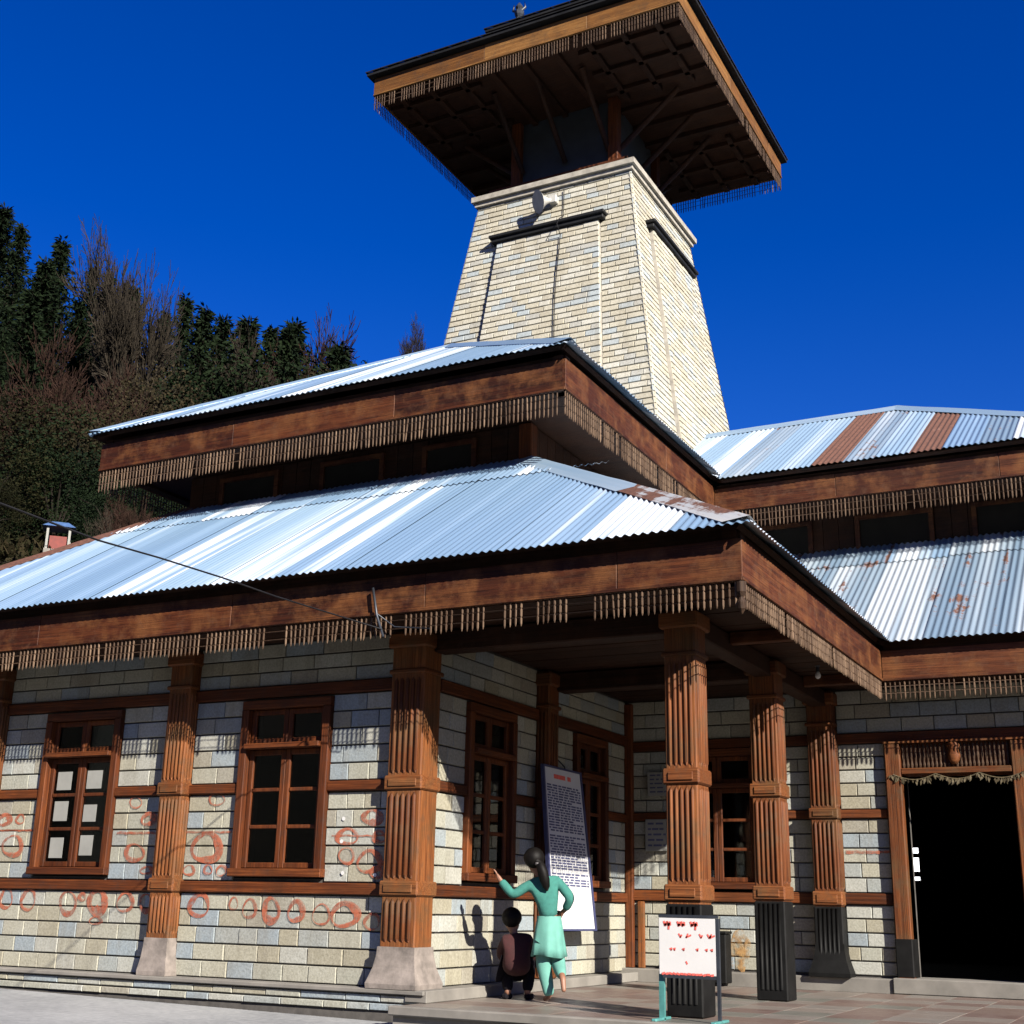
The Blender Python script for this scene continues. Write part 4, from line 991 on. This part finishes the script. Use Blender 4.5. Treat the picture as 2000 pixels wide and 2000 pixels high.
# overhead wire in front of the hall
wp = [(-6.10, 9.22, 3.07), (-6.043, 8.507, 3.035), (-5.916, 7.503, 2.969), (-5.807, 6.768, 2.931), (-5.712, 6.032, 2.884), (-5.65, 5.443, 2.84), (-5.50, 4.0, 2.82), (-5.3, 2.0, 2.83), (-5.0, -1.0, 2.95), (-4.6, -5, 3.2)]
mb = MB(); mb.tube(wp, .0065, 5); tag(mb.build('overhead_wire', 'wire_black'), 'black sagging wire crossing in front of the lower tin roof', 'wire')
mb = MB(); a = Vector((-6.22, 9.26, 3.1)); mb.tube([a + Vector((.0, -.02, .35)), a + Vector((.06, -.03, .1)), a + Vector((.14, -.03, -.1))], .012, 5); mb.tube([a + Vector((.05, -.03, .12)), a + Vector((.25, -.03, -.02)), a + Vector((.6, -.02, -.06))], .006, 5)
mb.build('wire_bracket', 'dark_metal', temple)

# ------------------------------------------------------------------ people
def skin(name, nodes, edges, mname, parent, sub=2, root=None):
    """nodes {key:(co, r)} -> one continuous skinned surface"""
    keys = list(nodes); me = bpy.data.meshes.new(name); org = parent_origin(parent)
    me.from_pydata([tuple(Vector(nodes[k][0]) - org) for k in keys], [(keys.index(a), keys.index(b)) for a, b in edges], [])
    ob = bpy.data.objects.new('tmp', me); scn.collection.objects.link(ob)
    md = ob.modifiers.new('skin', 'SKIN'); md.use_smooth_shade = True
    for i, k in enumerate(keys):
        sv = me.skin_vertices[0].data[i]; r = nodes[k][1]; sv.radius = (r, r) if isinstance(r, (int, float)) else r; sv.use_root = (k == (root or keys[0]))
    sb = ob.modifiers.new('sub', 'SUBSURF'); sb.levels = sub; sb.render_levels = sub
    dg = bpy.context.evaluated_depsgraph_get(); ev = ob.evaluated_get(dg)
    out = bpy.data.meshes.new_from_object(ev); out.name = name
    bpy.data.objects.remove(ob); out.materials.clear(); out.materials.append(M[mname])
    out.polygons.foreach_set('use_smooth', [True] * len(out.polygons))
    return link(name, out, parent)
plain('skin', (.19, .09, .055), .55, 0, .1, 20, 0)
plain('hair', (.004, .0033, .003), .55, 0, .4, 60, .2)
plain('sweater', (.024, .13, .108), .9, 0, .15, 30, .5)
plain('kurta', (.085, .24, .20), .8, 0, .1, 12, .2)
plain('red_cloth', (.028, .003, .0035), .9, 0, .3, 18, .3)
plain('black_cloth', (.006, .005, .007), .9, 0, .3, 18, .3)
plain('hair_band', (.14, .13, .13), .6)
RD = Vector((math.cos(.4838), math.sin(.4838), 0)); FD = Vector((-math.sin(.4838), math.cos(.4838), 0))
def fingers(nodes, edges, hand, palm, dirv, side, up, r=.0075, L=.045, curl=.4):
    """five fingers from the end of the palm; thumb from its side"""
    for i in range(4):
        k = hand + 'f%d' % i; o = (i - 1.5) * .0155
        l = L * (.85, 1, .95, .75)[i]
        a = palm + side * o * 1.0 + dirv * .03; b = a + dirv * l * .55; c = b + (dirv * (1 - curl) + up * -curl).normalized() * l * .5
        nodes[k + 'a'] = (a, r * 1.05); nodes[k + 'b'] = (b, r); nodes[k + 'c'] = (c, r * .75)
        edges += [(hand, k + 'a'), (k + 'a', k + 'b'), (k + 'b', k + 'c')]
    a = palm + side * -.026 - dirv * .004; b = a + (dirv + side * -1.2).normalized() * .026; c = b + (dirv + side * -.2).normalized() * .02
    nodes[hand + 't1'] = (a, r * 1.2); nodes[hand + 't2'] = (b, r * 1.1); nodes[hand + 't3'] = (c, r * .8)
    edges += [(hand, hand + 't1'), (hand + 't1', hand + 't2'), (hand + 't2', hand + 't3')]
def girl():
    b = px(1032, 1893, z=0); b.z = 0
    g = thing('person', 'child in a teal sweater and mint tunic seen from behind, one arm raised', 'person', b, 'children on the porch')
    def P(r, f, z): return b + RD * r + FD * f + Vector((0, 0, z))
    UP = Vector((0, 0, 1))
    N = {'pel': (P(0, 0, .62), (.095, .07)), 'waist': (P(.0, 0, .72), (.085, .065)), 'chest': (P(-.03, .0, .90), (.10, .07)), 'neckb': (P(-.06, .0, 1.03), .042), 'neck': (P(-.085, .01, 1.085), .036),
         'hd1': (P(-.115, .02, 1.14), (.062, .070)), 'hd2': (P(-.13, .02, 1.20), (.074, .086)), 'hd3': (P(-.13, .01, 1.262), (.050, .058)), 'nose': (P(-.165, .095, 1.165), .018), 'chin': (P(-.145, .075, 1.11), .03),
         'shl': (P(-.155, 0, 1.0), .043), 'ell': (P(-.31, .0, .885), .033), 'wrl': (P(-.425, .03, 1.015), .023), 'hal': (P(-.448, .035, 1.045), (.024, .014)),
         'shr': (P(.085, 0, 1.01), .043), 'elr': (P(.20, -.06, .875), .033), 'wrr': (P(.15, .02, .775), .023), 'har': (P(.12, .05, .75), (.024, .014)),
         'hpl': (P(-.035, 0, .55), .065), 'knl': (P(-.02, .03, .30), .045), 'anl': (P(.02, .0, .06), .028), 'tol': (P(-.02, .11, .022), .02),
         'hpr': (P(.06, 0, .55), .065), 'knr': (P(.09, .05, .32), .045), 'anr': (P(.125, -.20, .22), .028), 'tor': (P(.135, -.235, .105), .02)}
    E = [('pel', 'waist'), ('waist', 'chest'), ('chest', 'neckb'), ('neckb', 'neck'), ('neck', 'hd1'), ('hd1', 'hd2'), ('hd2', 'hd3'), ('hd1', 'chin'), ('hd2', 'nose'), ('chest', 'shl'), ('shl', 'ell'), ('ell', 'wrl'), ('wrl', 'hal'),
         ('chest', 'shr'), ('shr', 'elr'), ('elr', 'wrr'), ('wrr', 'har'), ('pel', 'hpl'), ('hpl', 'knl'), ('knl', 'anl'), ('anl', 'tol'), ('pel', 'hpr'), ('hpr', 'knr'), ('knr', 'anr'), ('anr', 'tor')]
    fingers(N, E, 'hal', P(-.448, .035, 1.045), (RD * -.5 + UP).normalized(), FD * -1, RD, .0075)
    fingers(N, E, 'har', P(.12, .05, .75), (RD * -.7 + FD * .5 - UP * .3).normalized(), UP, RD, .0075)
    skin('body', N, E, 'skin', g, 2, 'pel')
    # sweater
    N2 = {k: (N[k][0], (N[k][1] if isinstance(N[k][1], tuple) else (N[k][1],) * 2)) for k in ('pel', 'waist', 'chest', 'shl', 'ell', 'wrl', 'shr', 'elr', 'wrr')}
    N2 = {k: (v[0], tuple(x + (.022 if k in ('pel', 'waist', 'chest') else .014) for x in v[1])) for k, v in N2.items()}
    N2['pel'] = (P(.005, 0, .69), (.118, .095)); N2['waist'] = (P(0, 0, .78), (.108, .085)); N2['nk'] = (P(-.065, 0, 1.045), .055)
    skin('sweater', N2, [('pel', 'waist'), ('waist', 'chest'), ('chest', 'nk'), ('chest', 'shl'), ('shl', 'ell'), ('ell', 'wrl'), ('chest', 'shr'), ('shr', 'elr'), ('elr', 'wrr')], 'sweater', g, 2, 'pel')
    # tunic skirt with folds
    mb = MB(); n = 40; rings = [(.72, .105, .085, 0), (.64, .118, .098, .02), (.55, .128, .108, .05), (.46, .140, .118, .07), (.385, .150, .125, .09), (.383, .140, .115, .09)]
    vs = []
    for z, ra, rf, am in rings:
        for i in range(n):
            t = 2 * math.pi * i / n; k = 1 + am * math.sin(7 * t + 1) + am * .5 * math.sin(11 * t)
            vs.append(P(.01 + ra * k * math.cos(t), rf * k * math.sin(t), z + (.012 * math.sin(2 * t) if z < .5 else 0)))
    mb.add(vs, [(j * n + i, j * n + (i + 1) % n, (j + 1) * n + (i + 1) % n, (j + 1) * n + i) for j in range(len(rings) - 1) for i in range(n)], 0, True)
    mb.build('tunic', 'kurta', g)
    T = {'h': (P(.01, 0, .55), .09), 'l0': (P(-.04, 0, .47), (.085, .08)), 'l1': (P(-.03, .02, .30), (.07, .072)), 'l2': (P(.0, .01, .16), (.055, .06)), 'l3': (P(.02, .0, .055), (.042, .045)),
         'r0': (P(.065, 0, .46), (.08, .08)), 'r1': (P(.095, .035, .33), (.075, .07)), 'r2': (P(.108, -.09, .265), .055), 'r3': (P(.122, -.175, .228), .042)}
    skin('trousers', T, [('h', 'l0'), ('l0', 'l1'), ('l1', 'l2'), ('l2', 'l3'), ('h', 'r0'), ('r0', 'r1'), ('r1', 'r2'), ('r2', 'r3')], 'kurta', g, 2, 'h')
    def ell(c, ra, rb, rc, name, m, tilt=0):
        k = MB(); n = 10; prof = [(math.sin(math.pi * i / n), -math.cos(math.pi * i / n)) for i in range(n + 1)]; k.lathe((0, 0, 0), [(max(.002, x), z) for x, z in prof], 18)
        k.v = [c + RD * v.x * ra + FD * (v.y * rb * math.cos(tilt) - v.z * rc * math.sin(tilt)) + UP * (v.z * rc * math.cos(tilt) + v.y * rb * math.sin(tilt)) for v in k.v]; k.smooth = [True] * len(k.smooth); return k.build(name, m, g)
    ell(P(-.130, -.012, 1.213), .094, .098, .092, 'hair', 'hair', .25)
    k = MB(); k.tube([P(-.10, -.085, 1.175), P(-.075, -.115, 1.15), P(-.055, -.125, 1.09), P(-.035, -.118, 1.02), P(-.02, -.11, .965), P(-.012, -.105, .93)], [.028, .040, .046, .044, .032, .006], 10); k.build('ponytail', 'hair', g)
    mb = MB(); c = P(-.085, -.104, 1.158); mb.lathe(c - Vector((0, 0, .01)), [(.034, 0), (.040, .008), (.040, .016), (.034, .022)], 12); mb.build('hair_tie', 'hair_band', g)
    for s in (-1, 1):
        mb = MB(); e = P(-.155 + .03 * s, .088, 1.195); mb.lathe(e - UP * .008, [(.001, 0), (.007, .004), (.009, .008), (.007, .012), (.001, .016)], 8); mb.build('eye', 'hair', g)
girl()
def squat():
    b = px(1032, 1893, z=0) + Vector((-.88, .475, 0)) * .44; b.z = 0
    g = thing('person', 'small child in dark red jacket and black trousers squatting in the shade beside the wall', 'person', b, 'children on the porch')
    def P(r, f, z): return b + RD * (-r) - FD * f + Vector((0, 0, z))
    UP = Vector((0, 0, 1))
    N = {'pel': (P(.02, .06, .22), .095), 'waist': (P(.02, .02, .33), .085), 'chest': (P(.02, -.02, .46), (.09, .07)), 'nb': (P(.04, -.03, .54), .04), 'neck': (P(.055, -.035, .58), .035),
         'h1': (P(.065, -.05, .62), .06), 'h2': (P(.07, -.045, .68), (.073, .082)), 'h3': (P(.07, -.035, .735), .052), 'nose': (P(.03, -.135, .655), .016), 'chin': (P(.04, -.11, .61), .026),
         'sl': (P(-.08, -.02, .50), .042), 'el': (P(-.15, -.12, .36), .032), 'wl': (P(-.13, -.22, .27), .022), 'hl': (P(-.12, -.245, .25), (.022, .014)),
         'sr': (P(.12, -.01, .50), .042), 'er': (P(.16, -.13, .37), .032), 'wr': (P(.08, -.22, .30), .022), 'hr': (P(.06, -.24, .285), (.022, .014)),
         'kl': (P(-.11, -.15, .33), .055), 'al': (P(-.08, -.02, .06), .03), 'tl': (P(-.10, -.11, .022), .022), 'kr': (P(.12, -.16, .33), .055), 'ar': (P(.09, -.02, .06), .03), 'tr': (P(.11, -.11, .022), .022)}
    E = [('pel', 'waist'), ('waist', 'chest'), ('chest', 'nb'), ('nb', 'neck'), ('neck', 'h1'), ('h1', 'h2'), ('h2', 'h3'), ('h2', 'nose'), ('h1', 'chin'), ('chest', 'sl'), ('sl', 'el'), ('el', 'wl'), ('wl', 'hl'), ('chest', 'sr'), ('sr', 'er'), ('er', 'wr'), ('wr', 'hr'),
         ('pel', 'kl'), ('kl', 'al'), ('al', 'tl'), ('pel', 'kr'), ('kr', 'ar'), ('ar', 'tr')]
    fingers(N, E, 'hl', N['hl'][0], (FD * -.7 - UP * .6).normalized(), RD, UP, .0065, .036); fingers(N, E, 'hr', N['hr'][0], (FD * -.7 - UP * .6 - RD * .3).normalized(), RD * -1, UP, .0065, .036)
    skin('body', N, E, 'skin', g, 2, 'pel')
    J = {'w': (P(.02, .06, .19), (.15, .15)), 'm': (P(.02, .02, .36), (.135, .125)), 'c': (P(.02, -.02, .47), (.112, .09)), 'n': (P(.045, -.03, .555), .05), 'sl': (N['sl'][0], .066), 'el': (N['el'][0], .055), 'wl': (N['wl'][0], .040), 'sr': (N['sr'][0], .066), 'er': (N['er'][0], .055), 'wr': (N['wr'][0], .040)}
    skin('jacket', J, [('w', 'm'), ('m', 'c'), ('c', 'n'), ('c', 'sl'), ('sl', 'el'), ('el', 'wl'), ('c', 'sr'), ('sr', 'er'), ('er', 'wr')], 'red_cloth', g, 2, 'w')
    T = {'p': (P(.02, .06, .2), .13), 'kl': (N['kl'][0], .068), 'al': (N['al'][0], .048), 'kr': (N['kr'][0], .068), 'ar': (N['ar'][0], .048)}
    skin('trousers', T, [('p', 'kl'), ('kl', 'al'), ('p', 'kr'), ('kr', 'ar')], 'black_cloth', g, 2, 'p')
    k = MB(); n = 10; k.lathe((0, 0, 0), [(max(.002, math.sin(math.pi * i / n)), -math.cos(math.pi * i / n)) for i in range(n + 1)], 18); c = P(.07, -.018, .70)
    k.v = [c + RD * v.x * .092 + FD * v.y * .094 + UP * v.z * .090 for v in k.v]; k.smooth = [True] * len(k.smooth); k.build('hair', 'hair', g)
    for s in (-1, 1):
        mb = MB(); e = P(.04 + .03 * s, -.12, .69); mb.lathe(e - UP * .008, [(.001, 0), (.007, .004), (.008, .008), (.007, .012), (.001, .016)], 8); mb.build('eye', 'hair', g)
        mb = MB(); mb.cbox((b + RD * .1 * s + FD * .06 - Vector((.03, .06, 0)))[:2] + (.0,), (b + RD * .1 * s + FD * .06 + Vector((.03, .06, 0)))[:2] + (.05,), .015); mb.build('shoe', 'black_cloth', g)
squat()

# ------------------------------------------------------------------ hillside
KPH = [(-40, .0), (0, .0), (20, .10), (30, .21), (36, .31), (45, .45), (52, .54), (62, .58), (90, .58)]
def kphi(ph):
    for (a, ka), (b, kb) in zip(KPH, KPH[1:]):
        if a <= ph <= b: return ka + (kb - ka) * (ph - a) / (b - a)
    return KPH[0][1] if ph < KPH[0][0] else KPH[-1][1]
def hz(x, y):
    r = math.hypot(x, y); ph = math.degrees(math.atan2(-x, y)); t = max(0, r - 32)
    h = kphi(ph) * (t if t < 95 else 95 + (t - 95) * .25) - .6
    if t > 2: h += 1.2 * noise.noise(Vector((x * .06, y * .06, 0))) * min(1, t / 12) + .4 * noise.noise(Vector((x * .2, y * .2, 3))) * min(1, t / 12)
    h += 6.2 * math.exp(-((x - SHX) ** 2 + (y - SHY) ** 2) / 30)
    return h
_d = px(108, 1035, y=46) - CAM; _d = _d / math.hypot(_d.x, _d.y); SHX, SHY = (CAM + _d * 44).x, (CAM + _d * 44).y
mb = MB(); phs = [i * 2.0 for i in range(5, 46)]; rs = [28, 32, 35, 38, 42, 46, 50, 55, 60, 65, 70, 76, 82, 88, 95, 102, 110, 120, 130, 150, 180, 230]
vs = []
for r in rs:
    for p in phs:
        a = math.radians(p); x, y = -r * math.sin(a), r * math.cos(a); vs.append((x, y, hz(x, y)))
n = len(phs); mb.add(vs, [(j * n + i, (j + 1) * n + i, (j + 1) * n + i + 1, j * n + i + 1) for j in range(len(rs) - 1) for i in range(n - 1)], 0, True)
struct(mb.build('hillside', 'hill_soil'))
# hills added unseen behind the viewer to cut skylight and darken window reflections
mb = MB(); vs = []; phs = [i * 5.0 for i in range(17, 69)]; rs = [55, 70, 90, 120, 170, 240]
for r in rs:
    for p in phs:
        a = math.radians(p); e = min(1, (p - 85) / 25, (340 - p) / 40) * (.34 if abs(p - 242) > 40 else .20); e *= 1 + .15 * noise.noise(Vector((p * .07, 0, 1)))
        vs.append((-r * math.sin(a), r * math.cos(a), -.8 + e * min(r - 55, 130) * 1.45))
n = len(phs); mb.add(vs, [(j * n + i, (j + 1) * n + i, (j + 1) * n + i + 1, j * n + i + 1) for j in range(len(rs) - 1) for i in range(n - 1)], 0, True)
struct(mb.build('added_sky_block_hills', 'hill_soil'))
def leafquad(mb, p, d, s, wd, tint):
    """one small leaf / needle spray: a folded pair of triangles"""
    mb.add([p, p + d * .5 + s * wd, p + d, p + d * .5 - s * wd], [(0, 1, 2, 3)], tint)
def rv(r): return Vector((r.gauss(0, 1), r.gauss(0, 1), r.gauss(0, 1))).normalized()
def conifer_meshes(seed):
    r = random.Random(seed); tr = MB(); cr = MB()
    tr.tube([(0, 0, 0), (.004, .003, .4), (0, 0, .8), (0, 0, .99)], [.018, .013, .006, .001], 7)
    nw = 34; gap = r.uniform(.08, .16)
    for i in range(nw):
        z = gap + (1 - gap) * (i / nw) ** .92; L = (.24 + .05 * math.sin(i * 1.7 + seed)) * (1 - z) ** .85 + .006
        nb = 9
        for k in range(nb):
            if r.random() < .13: continue
            a = 2 * math.pi * (k + r.random() * .7) / nb + i; l = L * r.uniform(.6, 1.12); dr = Vector((math.cos(a), math.sin(a), 0)); droop = r.uniform(.1, .38)
            pts = [Vector((0, 0, z)) + dr * l * t + Vector((0, 0, .05 * t - droop * l * t * t * 1.2)) for t in (0, .35, .7, 1)]
            tr.tube(pts, [.0035, .0025, .0015, .0005], 3, cap=False)
            m = max(4, int(12 * l / .2))
            for q in range(m):
                t = (q + r.random()) / m; p = pts[0].lerp(pts[-1], t) + Vector((0, 0, droop * l * .25 * math.sin(math.pi * t)))
                tint = r.random()
                for e in range(5):
                    d = (dr * r.uniform(.2, 1) + rv(r) * .7 + Vector((0, 0, -.25))).normalized() * r.uniform(.016, .034)
                    s = d.cross(rv(r)).normalized(); leafquad(cr, p + rv(r) * .006, d, s, .0042, tint)
    return tr.mesh('trunk'), cr.mesh('crown')
def bare_meshes(seed, spread=.55, levels=6, ltw=1.0):
    r = random.Random(seed); tr = MB(); cr = MB()
    def grow(p, d, l, rad, lev):
        n = 3; pts = [p]; q = p; dd = d.copy()
        for i in range(n):
            dd = (dd + rv(r) * .14 + Vector((0, 0, .05))).normalized(); q = q + dd * l / n; pts.append(q)
        mb = tr if lev < 3 else cr
        rr = [rad * (1 - .45 * i / n) for i in range(n + 1)]
        rr = [max(x, .0013) for x in rr]
        mb.tube(pts, rr, 6 if lev < 2 else (4 if lev < 3 else 3), r.random(), cap=False)
        if lev >= levels: return
        nb = (5, 4, 4, 3, 3, 3, 3)[lev]
        for k in range(nb):
            t = r.uniform(.35, 1) if lev else r.uniform(.45, 1); base = pts[0].lerp(pts[-1], t); i = min(n - 1, int(t * n)); base = pts[i].lerp(pts[i + 1], t * n - i)
            e = rv(r); e = (e - dd * e.dot(dd)).normalized(); nd = (dd + e * r.uniform(.35, .95) * spread * 1.6 + Vector((0, 0, .06))).normalized()
            grow(base, nd, l * r.uniform(.50, .74), rad * .56, lev + 1)
        grow(pts[-1], (dd + rv(r) * .15).normalized(), l * .72, rad * .58, lev + 1)
    grow(Vector((0, 0, 0)), Vector((0, 0, 1)), .34, .016, 0)
    zm = max(v.z for v in tr.v + cr.v); 
    for mb in (tr, cr):
        for v in mb.v: v /= zm
    return tr.mesh('trunk'), cr.mesh('crown')
def leafy_meshes(seed, flat=.42):
    r = random.Random(seed); tr = MB(); cr = MB()
    tr.tube([(0, 0, 0), (.01, 0, .2), (0, .01, .45)], [.028, .022, .012], 6)
    lobes = []
    for i in range(22):
        a = r.uniform(0, 6.28); z = r.uniform(.22, .90); rad = flat * (1 - abs(z - .5) * 1.1) * r.uniform(.3, 1); c = Vector((rad * math.cos(a), rad * math.sin(a), z)); lobes.append((c, r.uniform(.07, .15)))
        tr.tube([(0, 0, min(.45, z * .6)), c * .6 + Vector((0, 0, z * .35)), c], [.010, .006, .002], 4, cap=False)
    for c, rad in lobes:
        base = r.random()
        for k in range(620):
            d = rv(r); p = c + d * rad * r.uniform(.35, 1.1) ** .7; p.z = max(p.z, .03)
            e = (d * .6 + rv(r)).normalized() * r.uniform(.007, .017); leafquad(cr, p, e, e.cross(rv(r)).normalized(), .0045, min(1, max(0, base * .6 + r.random() * .4)))
    return tr.mesh('trunk'), cr.mesh('crown')
TREE = {'conifer': [conifer_meshes(s) for s in (1, 2, 3)], 'bare': [bare_meshes(11), bare_meshes(12, .5), bare_meshes(13, .65)], 'leafy': [leafy_meshes(21), leafy_meshes(22, .5), leafy_meshes(23, .36)]}
def with_mat(me, m): c = me.copy(); c.materials.clear(); c.materials.append(M[m]); return c
LIB = {}
def lib(kind, var, bark, crown):
    k = (kind, var, bark, crown)
    if k not in LIB: t, c = TREE[kind][var]; LIB[k] = (with_mat(t, bark), with_mat(c, crown))
    return LIB[k]
def plant(u, vtop, r, kind, var, bark, crown, name, label, cat, group, wid=1.0):
    d = CM.transposed() @ Vector(((u / S - 1000) / FPX, (vtop / S - 1000) / FPX, 1)); d = d / math.hypot(d.x, d.y)
    top = CAM + d * r; zg = hz(top.x, top.y) - .15; h = max(2.5, top.z - zg) * (1.0 if kind != 'bare' else 1.10 if u == 300 else .98)
    t = thing(name, label, cat, (top.x, top.y, zg), group); t.rotation_euler = (0, 0, rnd.uniform(0, 6.28)); t['u'] = u; t.scale = (h * wid, h * wid, h)
    a, b = lib(kind, var, bark, crown); link('trunk', a, t); link('crown', b, t)
    return t
GC, GB, GL = 'conifers on the hillside', 'bare trees on the hillside', 'leafy trees on the hillside'
con = [(-45, 370, 96), (8, 402, 95), (42, 436, 92), (118, 463, 86), (86, 505, 78), (178, 512, 98), (208, 528, 102), (60, 560, 70), (8, 630, 66), (152, 575, 80), (422, 612, 98), (466, 628, 102), (512, 628, 104), (556, 622, 100), (252, 570, 95), (352, 570, 98), (-20, 500, 80), (312, 600, 88), (388, 592, 80), (468, 618, 79), (545, 628, 80), (250, 548, 78), (640, 668, 84)]
for i, (u, v, r) in enumerate(con):
    plant(u, v, r, 'conifer', i % 3, 'bark', 'needles', 'conifer_tree', 'dark green conifer on the wooded hillside left of the temple', 'tree', GC, (.95, 1.15, .85)[i % 3])
bare = [(300, 492, 74, 1, 'bark_pale', 'twigs_grey'), (345, 556, 80, 0, 'bark_pale', 'twigs_grey'), (238, 590, 84, 2, 'bark', 'twigs_grey'), (185, 600, 62, 2, 'bark', 'twigs_red'), (402, 622, 82, 0, 'bark', 'twigs_grey'), (575, 622, 92, 1, 'bark', 'twigs_red'), (608, 612, 88, 0, 'bark', 'twigs_grey'),
        (540, 645, 84, 2, 'bark', 'twigs_red'), (484, 655, 82, 1, 'bark_pale', 'twigs_grey'), (440, 690, 74, 0, 'bark_pale', 'twigs_red'), (222, 700, 56, 1, 'bark_pale', 'twigs_red'), (135, 690, 60, 0, 'bark', 'twigs_red'), (262, 640, 66, 2, 'bark', 'twigs_red'), (265, 905, 42, 1, 'bark', 'twigs_red'), (225, 930, 40, 2, 'bark', 'twigs_grey'), (330, 760, 62, 1, 'bark_pale', 'twigs_grey')]
for i, (u, v, r, var, bk, cr) in enumerate(bare):
    lab = 'tall pale-barked bare tree rising highest above the hillside wood' if i == 0 else ('reddish brown leafless tree on the wooded hillside left of the temple' if cr == 'twigs_red' else 'grey leafless tree on the wooded hillside left of the temple')
    plant(u, v, r, 'bare', var, bk, cr, 'bare_tree', lab, 'tree', GB + (' with reddish twigs' if cr == 'twigs_red' else ' with grey twigs') if i else None, (.46 if i == 0 else .8 if u in (185, 222, 262) else (.62, .54, .68)[i % 3]))
def lone():
    top = px(783, 583, y=50); zg = hz(top.x, top.y) - .2
    t = thing('bare_tree', 'lone leafless tree against the sky just left of the tower', 'tree', (top.x, top.y, zg)); H = top.z - zg; hc = 5.6
    mb = MB(); mb.tube([(top.x, top.y, zg), (top.x + .2, top.y, zg + H * .5), (top.x, top.y, top.z - hc * .9)], [.28, .2, .1], 7); mb.build('trunk', 'bark', t)
    a, b = lib('bare', 2, 'bark', 'twigs_grey')
    for nm, me in (('limbs', a), ('crown', b)):
        o = link(nm, me, t); o.location = (0, 0, H - hc); o.scale = (hc * .45, hc * .45, hc * 1.02)
lone()
leafy = [(0, 720, 56), (62, 800, 51), (122, 850, 48), (-35, 880, 45), (372, 700, 72), (282, 705, 63), (432, 760, 66), (530, 720, 72), (600, 712, 78), (335, 815, 58), (236, 905, 45), (-50, 955, 42), (222, 840, 50), (-80, 985, 39), (180, 760, 54), (100, 740, 58), (475, 705, 76), (648, 700, 84), (400, 790, 60), (-25, 820, 48), (300, 900, 45)]
for i, (u, v, r) in enumerate(leafy):
    plant(u, v, r, 'leafy', i % 3, 'bark', ('leaves_olive', 'needles', 'scrub')[i % 3] if r > 50 else ('needles', 'leaves_olive')[i % 2], 'leafy_tree', 'dense dark leafy tree on the wooded hillside left of the temple', 'tree', GL, (1.15, 1.3, 1.0)[i % 3])
ORD = ['leftmost', 'second', 'third', 'fourth', 'fifth', 'sixth', 'seventh', 'eighth', 'ninth', 'tenth', 'eleventh', 'twelfth', 'thirteenth', 'fourteenth', 'fifteenth', 'sixteenth', 'seventeenth', 'eighteenth', 'nineteenth', 'twentieth', 'twenty-first', 'twenty-second']
by = {}
for o in list(scn.objects):
    if 'u' in o.keys():
        if o.get('group'): by.setdefault(o['group'], []).append((o['u'], o))
for gname, lst in by.items():
    lst.sort(key=lambda q: q[0])
    kind = {'conifers on the hillside': 'dark green conifer', 'leafy trees on the hillside': 'dense dark leafy tree'}.get(gname, 'reddish leafless tree' if 'reddish' in gname else 'grey leafless tree')
    for i, (u, o) in enumerate(lst):
        o['label'] = ('%s %s on the wooded hillside' % (ORD[i], kind)) if i == 0 else ('%s %s from the left on the wooded hillside' % (ORD[i], kind)) if i < len(lst) - 1 else 'rightmost %s on the wooded hillside' % kind
for o in scn.objects:
    if 'u' in o.keys(): del o['u']
# undergrowth covers the soil
ug = MB(); r2 = random.Random(99)
for i in range(26000):
    ph = math.radians(r2.uniform(28, 62)); r = 33 + 90 * r2.random() ** 1.3; x, y = -r * math.sin(ph), r * math.cos(ph)
    cl = noise.noise(Vector((x * .18, y * .18, 9)))
    if cl < -.25: continue
    p = Vector((x, y, hz(x, y) + r2.uniform(0, .9) * (cl + .4))); d = (rv(r2) + Vector((0, 0, .9))).normalized() * r2.uniform(.3, .7); leafquad(ug, p, d, d.cross(rv(r2)).normalized(), .16, r2.random())
o = ug.build('undergrowth', 'scrub'); o['kind'] = 'stuff'; tag(o, 'low brown and green undergrowth on the hillside', 'undergrowth')
# small red shrine on the slope
def shrine():
    p = px(108, 1035, y=46); d = p - CAM; d = d / math.hypot(d.x, d.y); q = CAM + d * 44; z = q.z - .1; zg = hz(q.x, q.y)
    t = thing('shrine', 'small red shrine with white posts and dark roof among the hillside trees', 'shrine', (q.x, q.y, min(z, zg)))
    a = math.radians(45); mt = Matrix.Translation((q.x, q.y, z)) @ Matrix.Rotation(a, 4, 'Z') @ Matrix.Scale(.75, 4)
    def bx(name, lo, hi, m):
        mb = MB(); mb.box(lo, hi, 0, mt); return mb.build(name, m, t)
    plain('shrine_red', (.12, .014, .008), .7); plain('shrine_blue', (.05, .10, .22), .5)
    bx('base', (-.55, -.45, min(z, zg) - z - .4), (.55, .45, .0), 'cement'); bx('wall', (-.36, -.3, .0), (.36, .4, .62), 'shrine_red')
    for sx in (-.46, .46):
        for sy in (-.4, .4): bx('post', (sx - .05, sy - .05, 0), (sx + .05, sy + .05, 1.0), 'paper')
    mb = MB(); mb.add([mt @ Vector(v) for v in ((-.7, -.6, 1.0), (.7, -.6, 1.0), (.7, .6, 1.0), (-.7, .6, 1.0), (-.35, 0, 1.35), (.35, 0, 1.35))], [(3, 2, 1, 0), (0, 1, 5, 4), (1, 2, 5), (2, 3, 4, 5), (3, 0, 4)]); mb.build('roof', 'shrine_blue', t)
shrine()
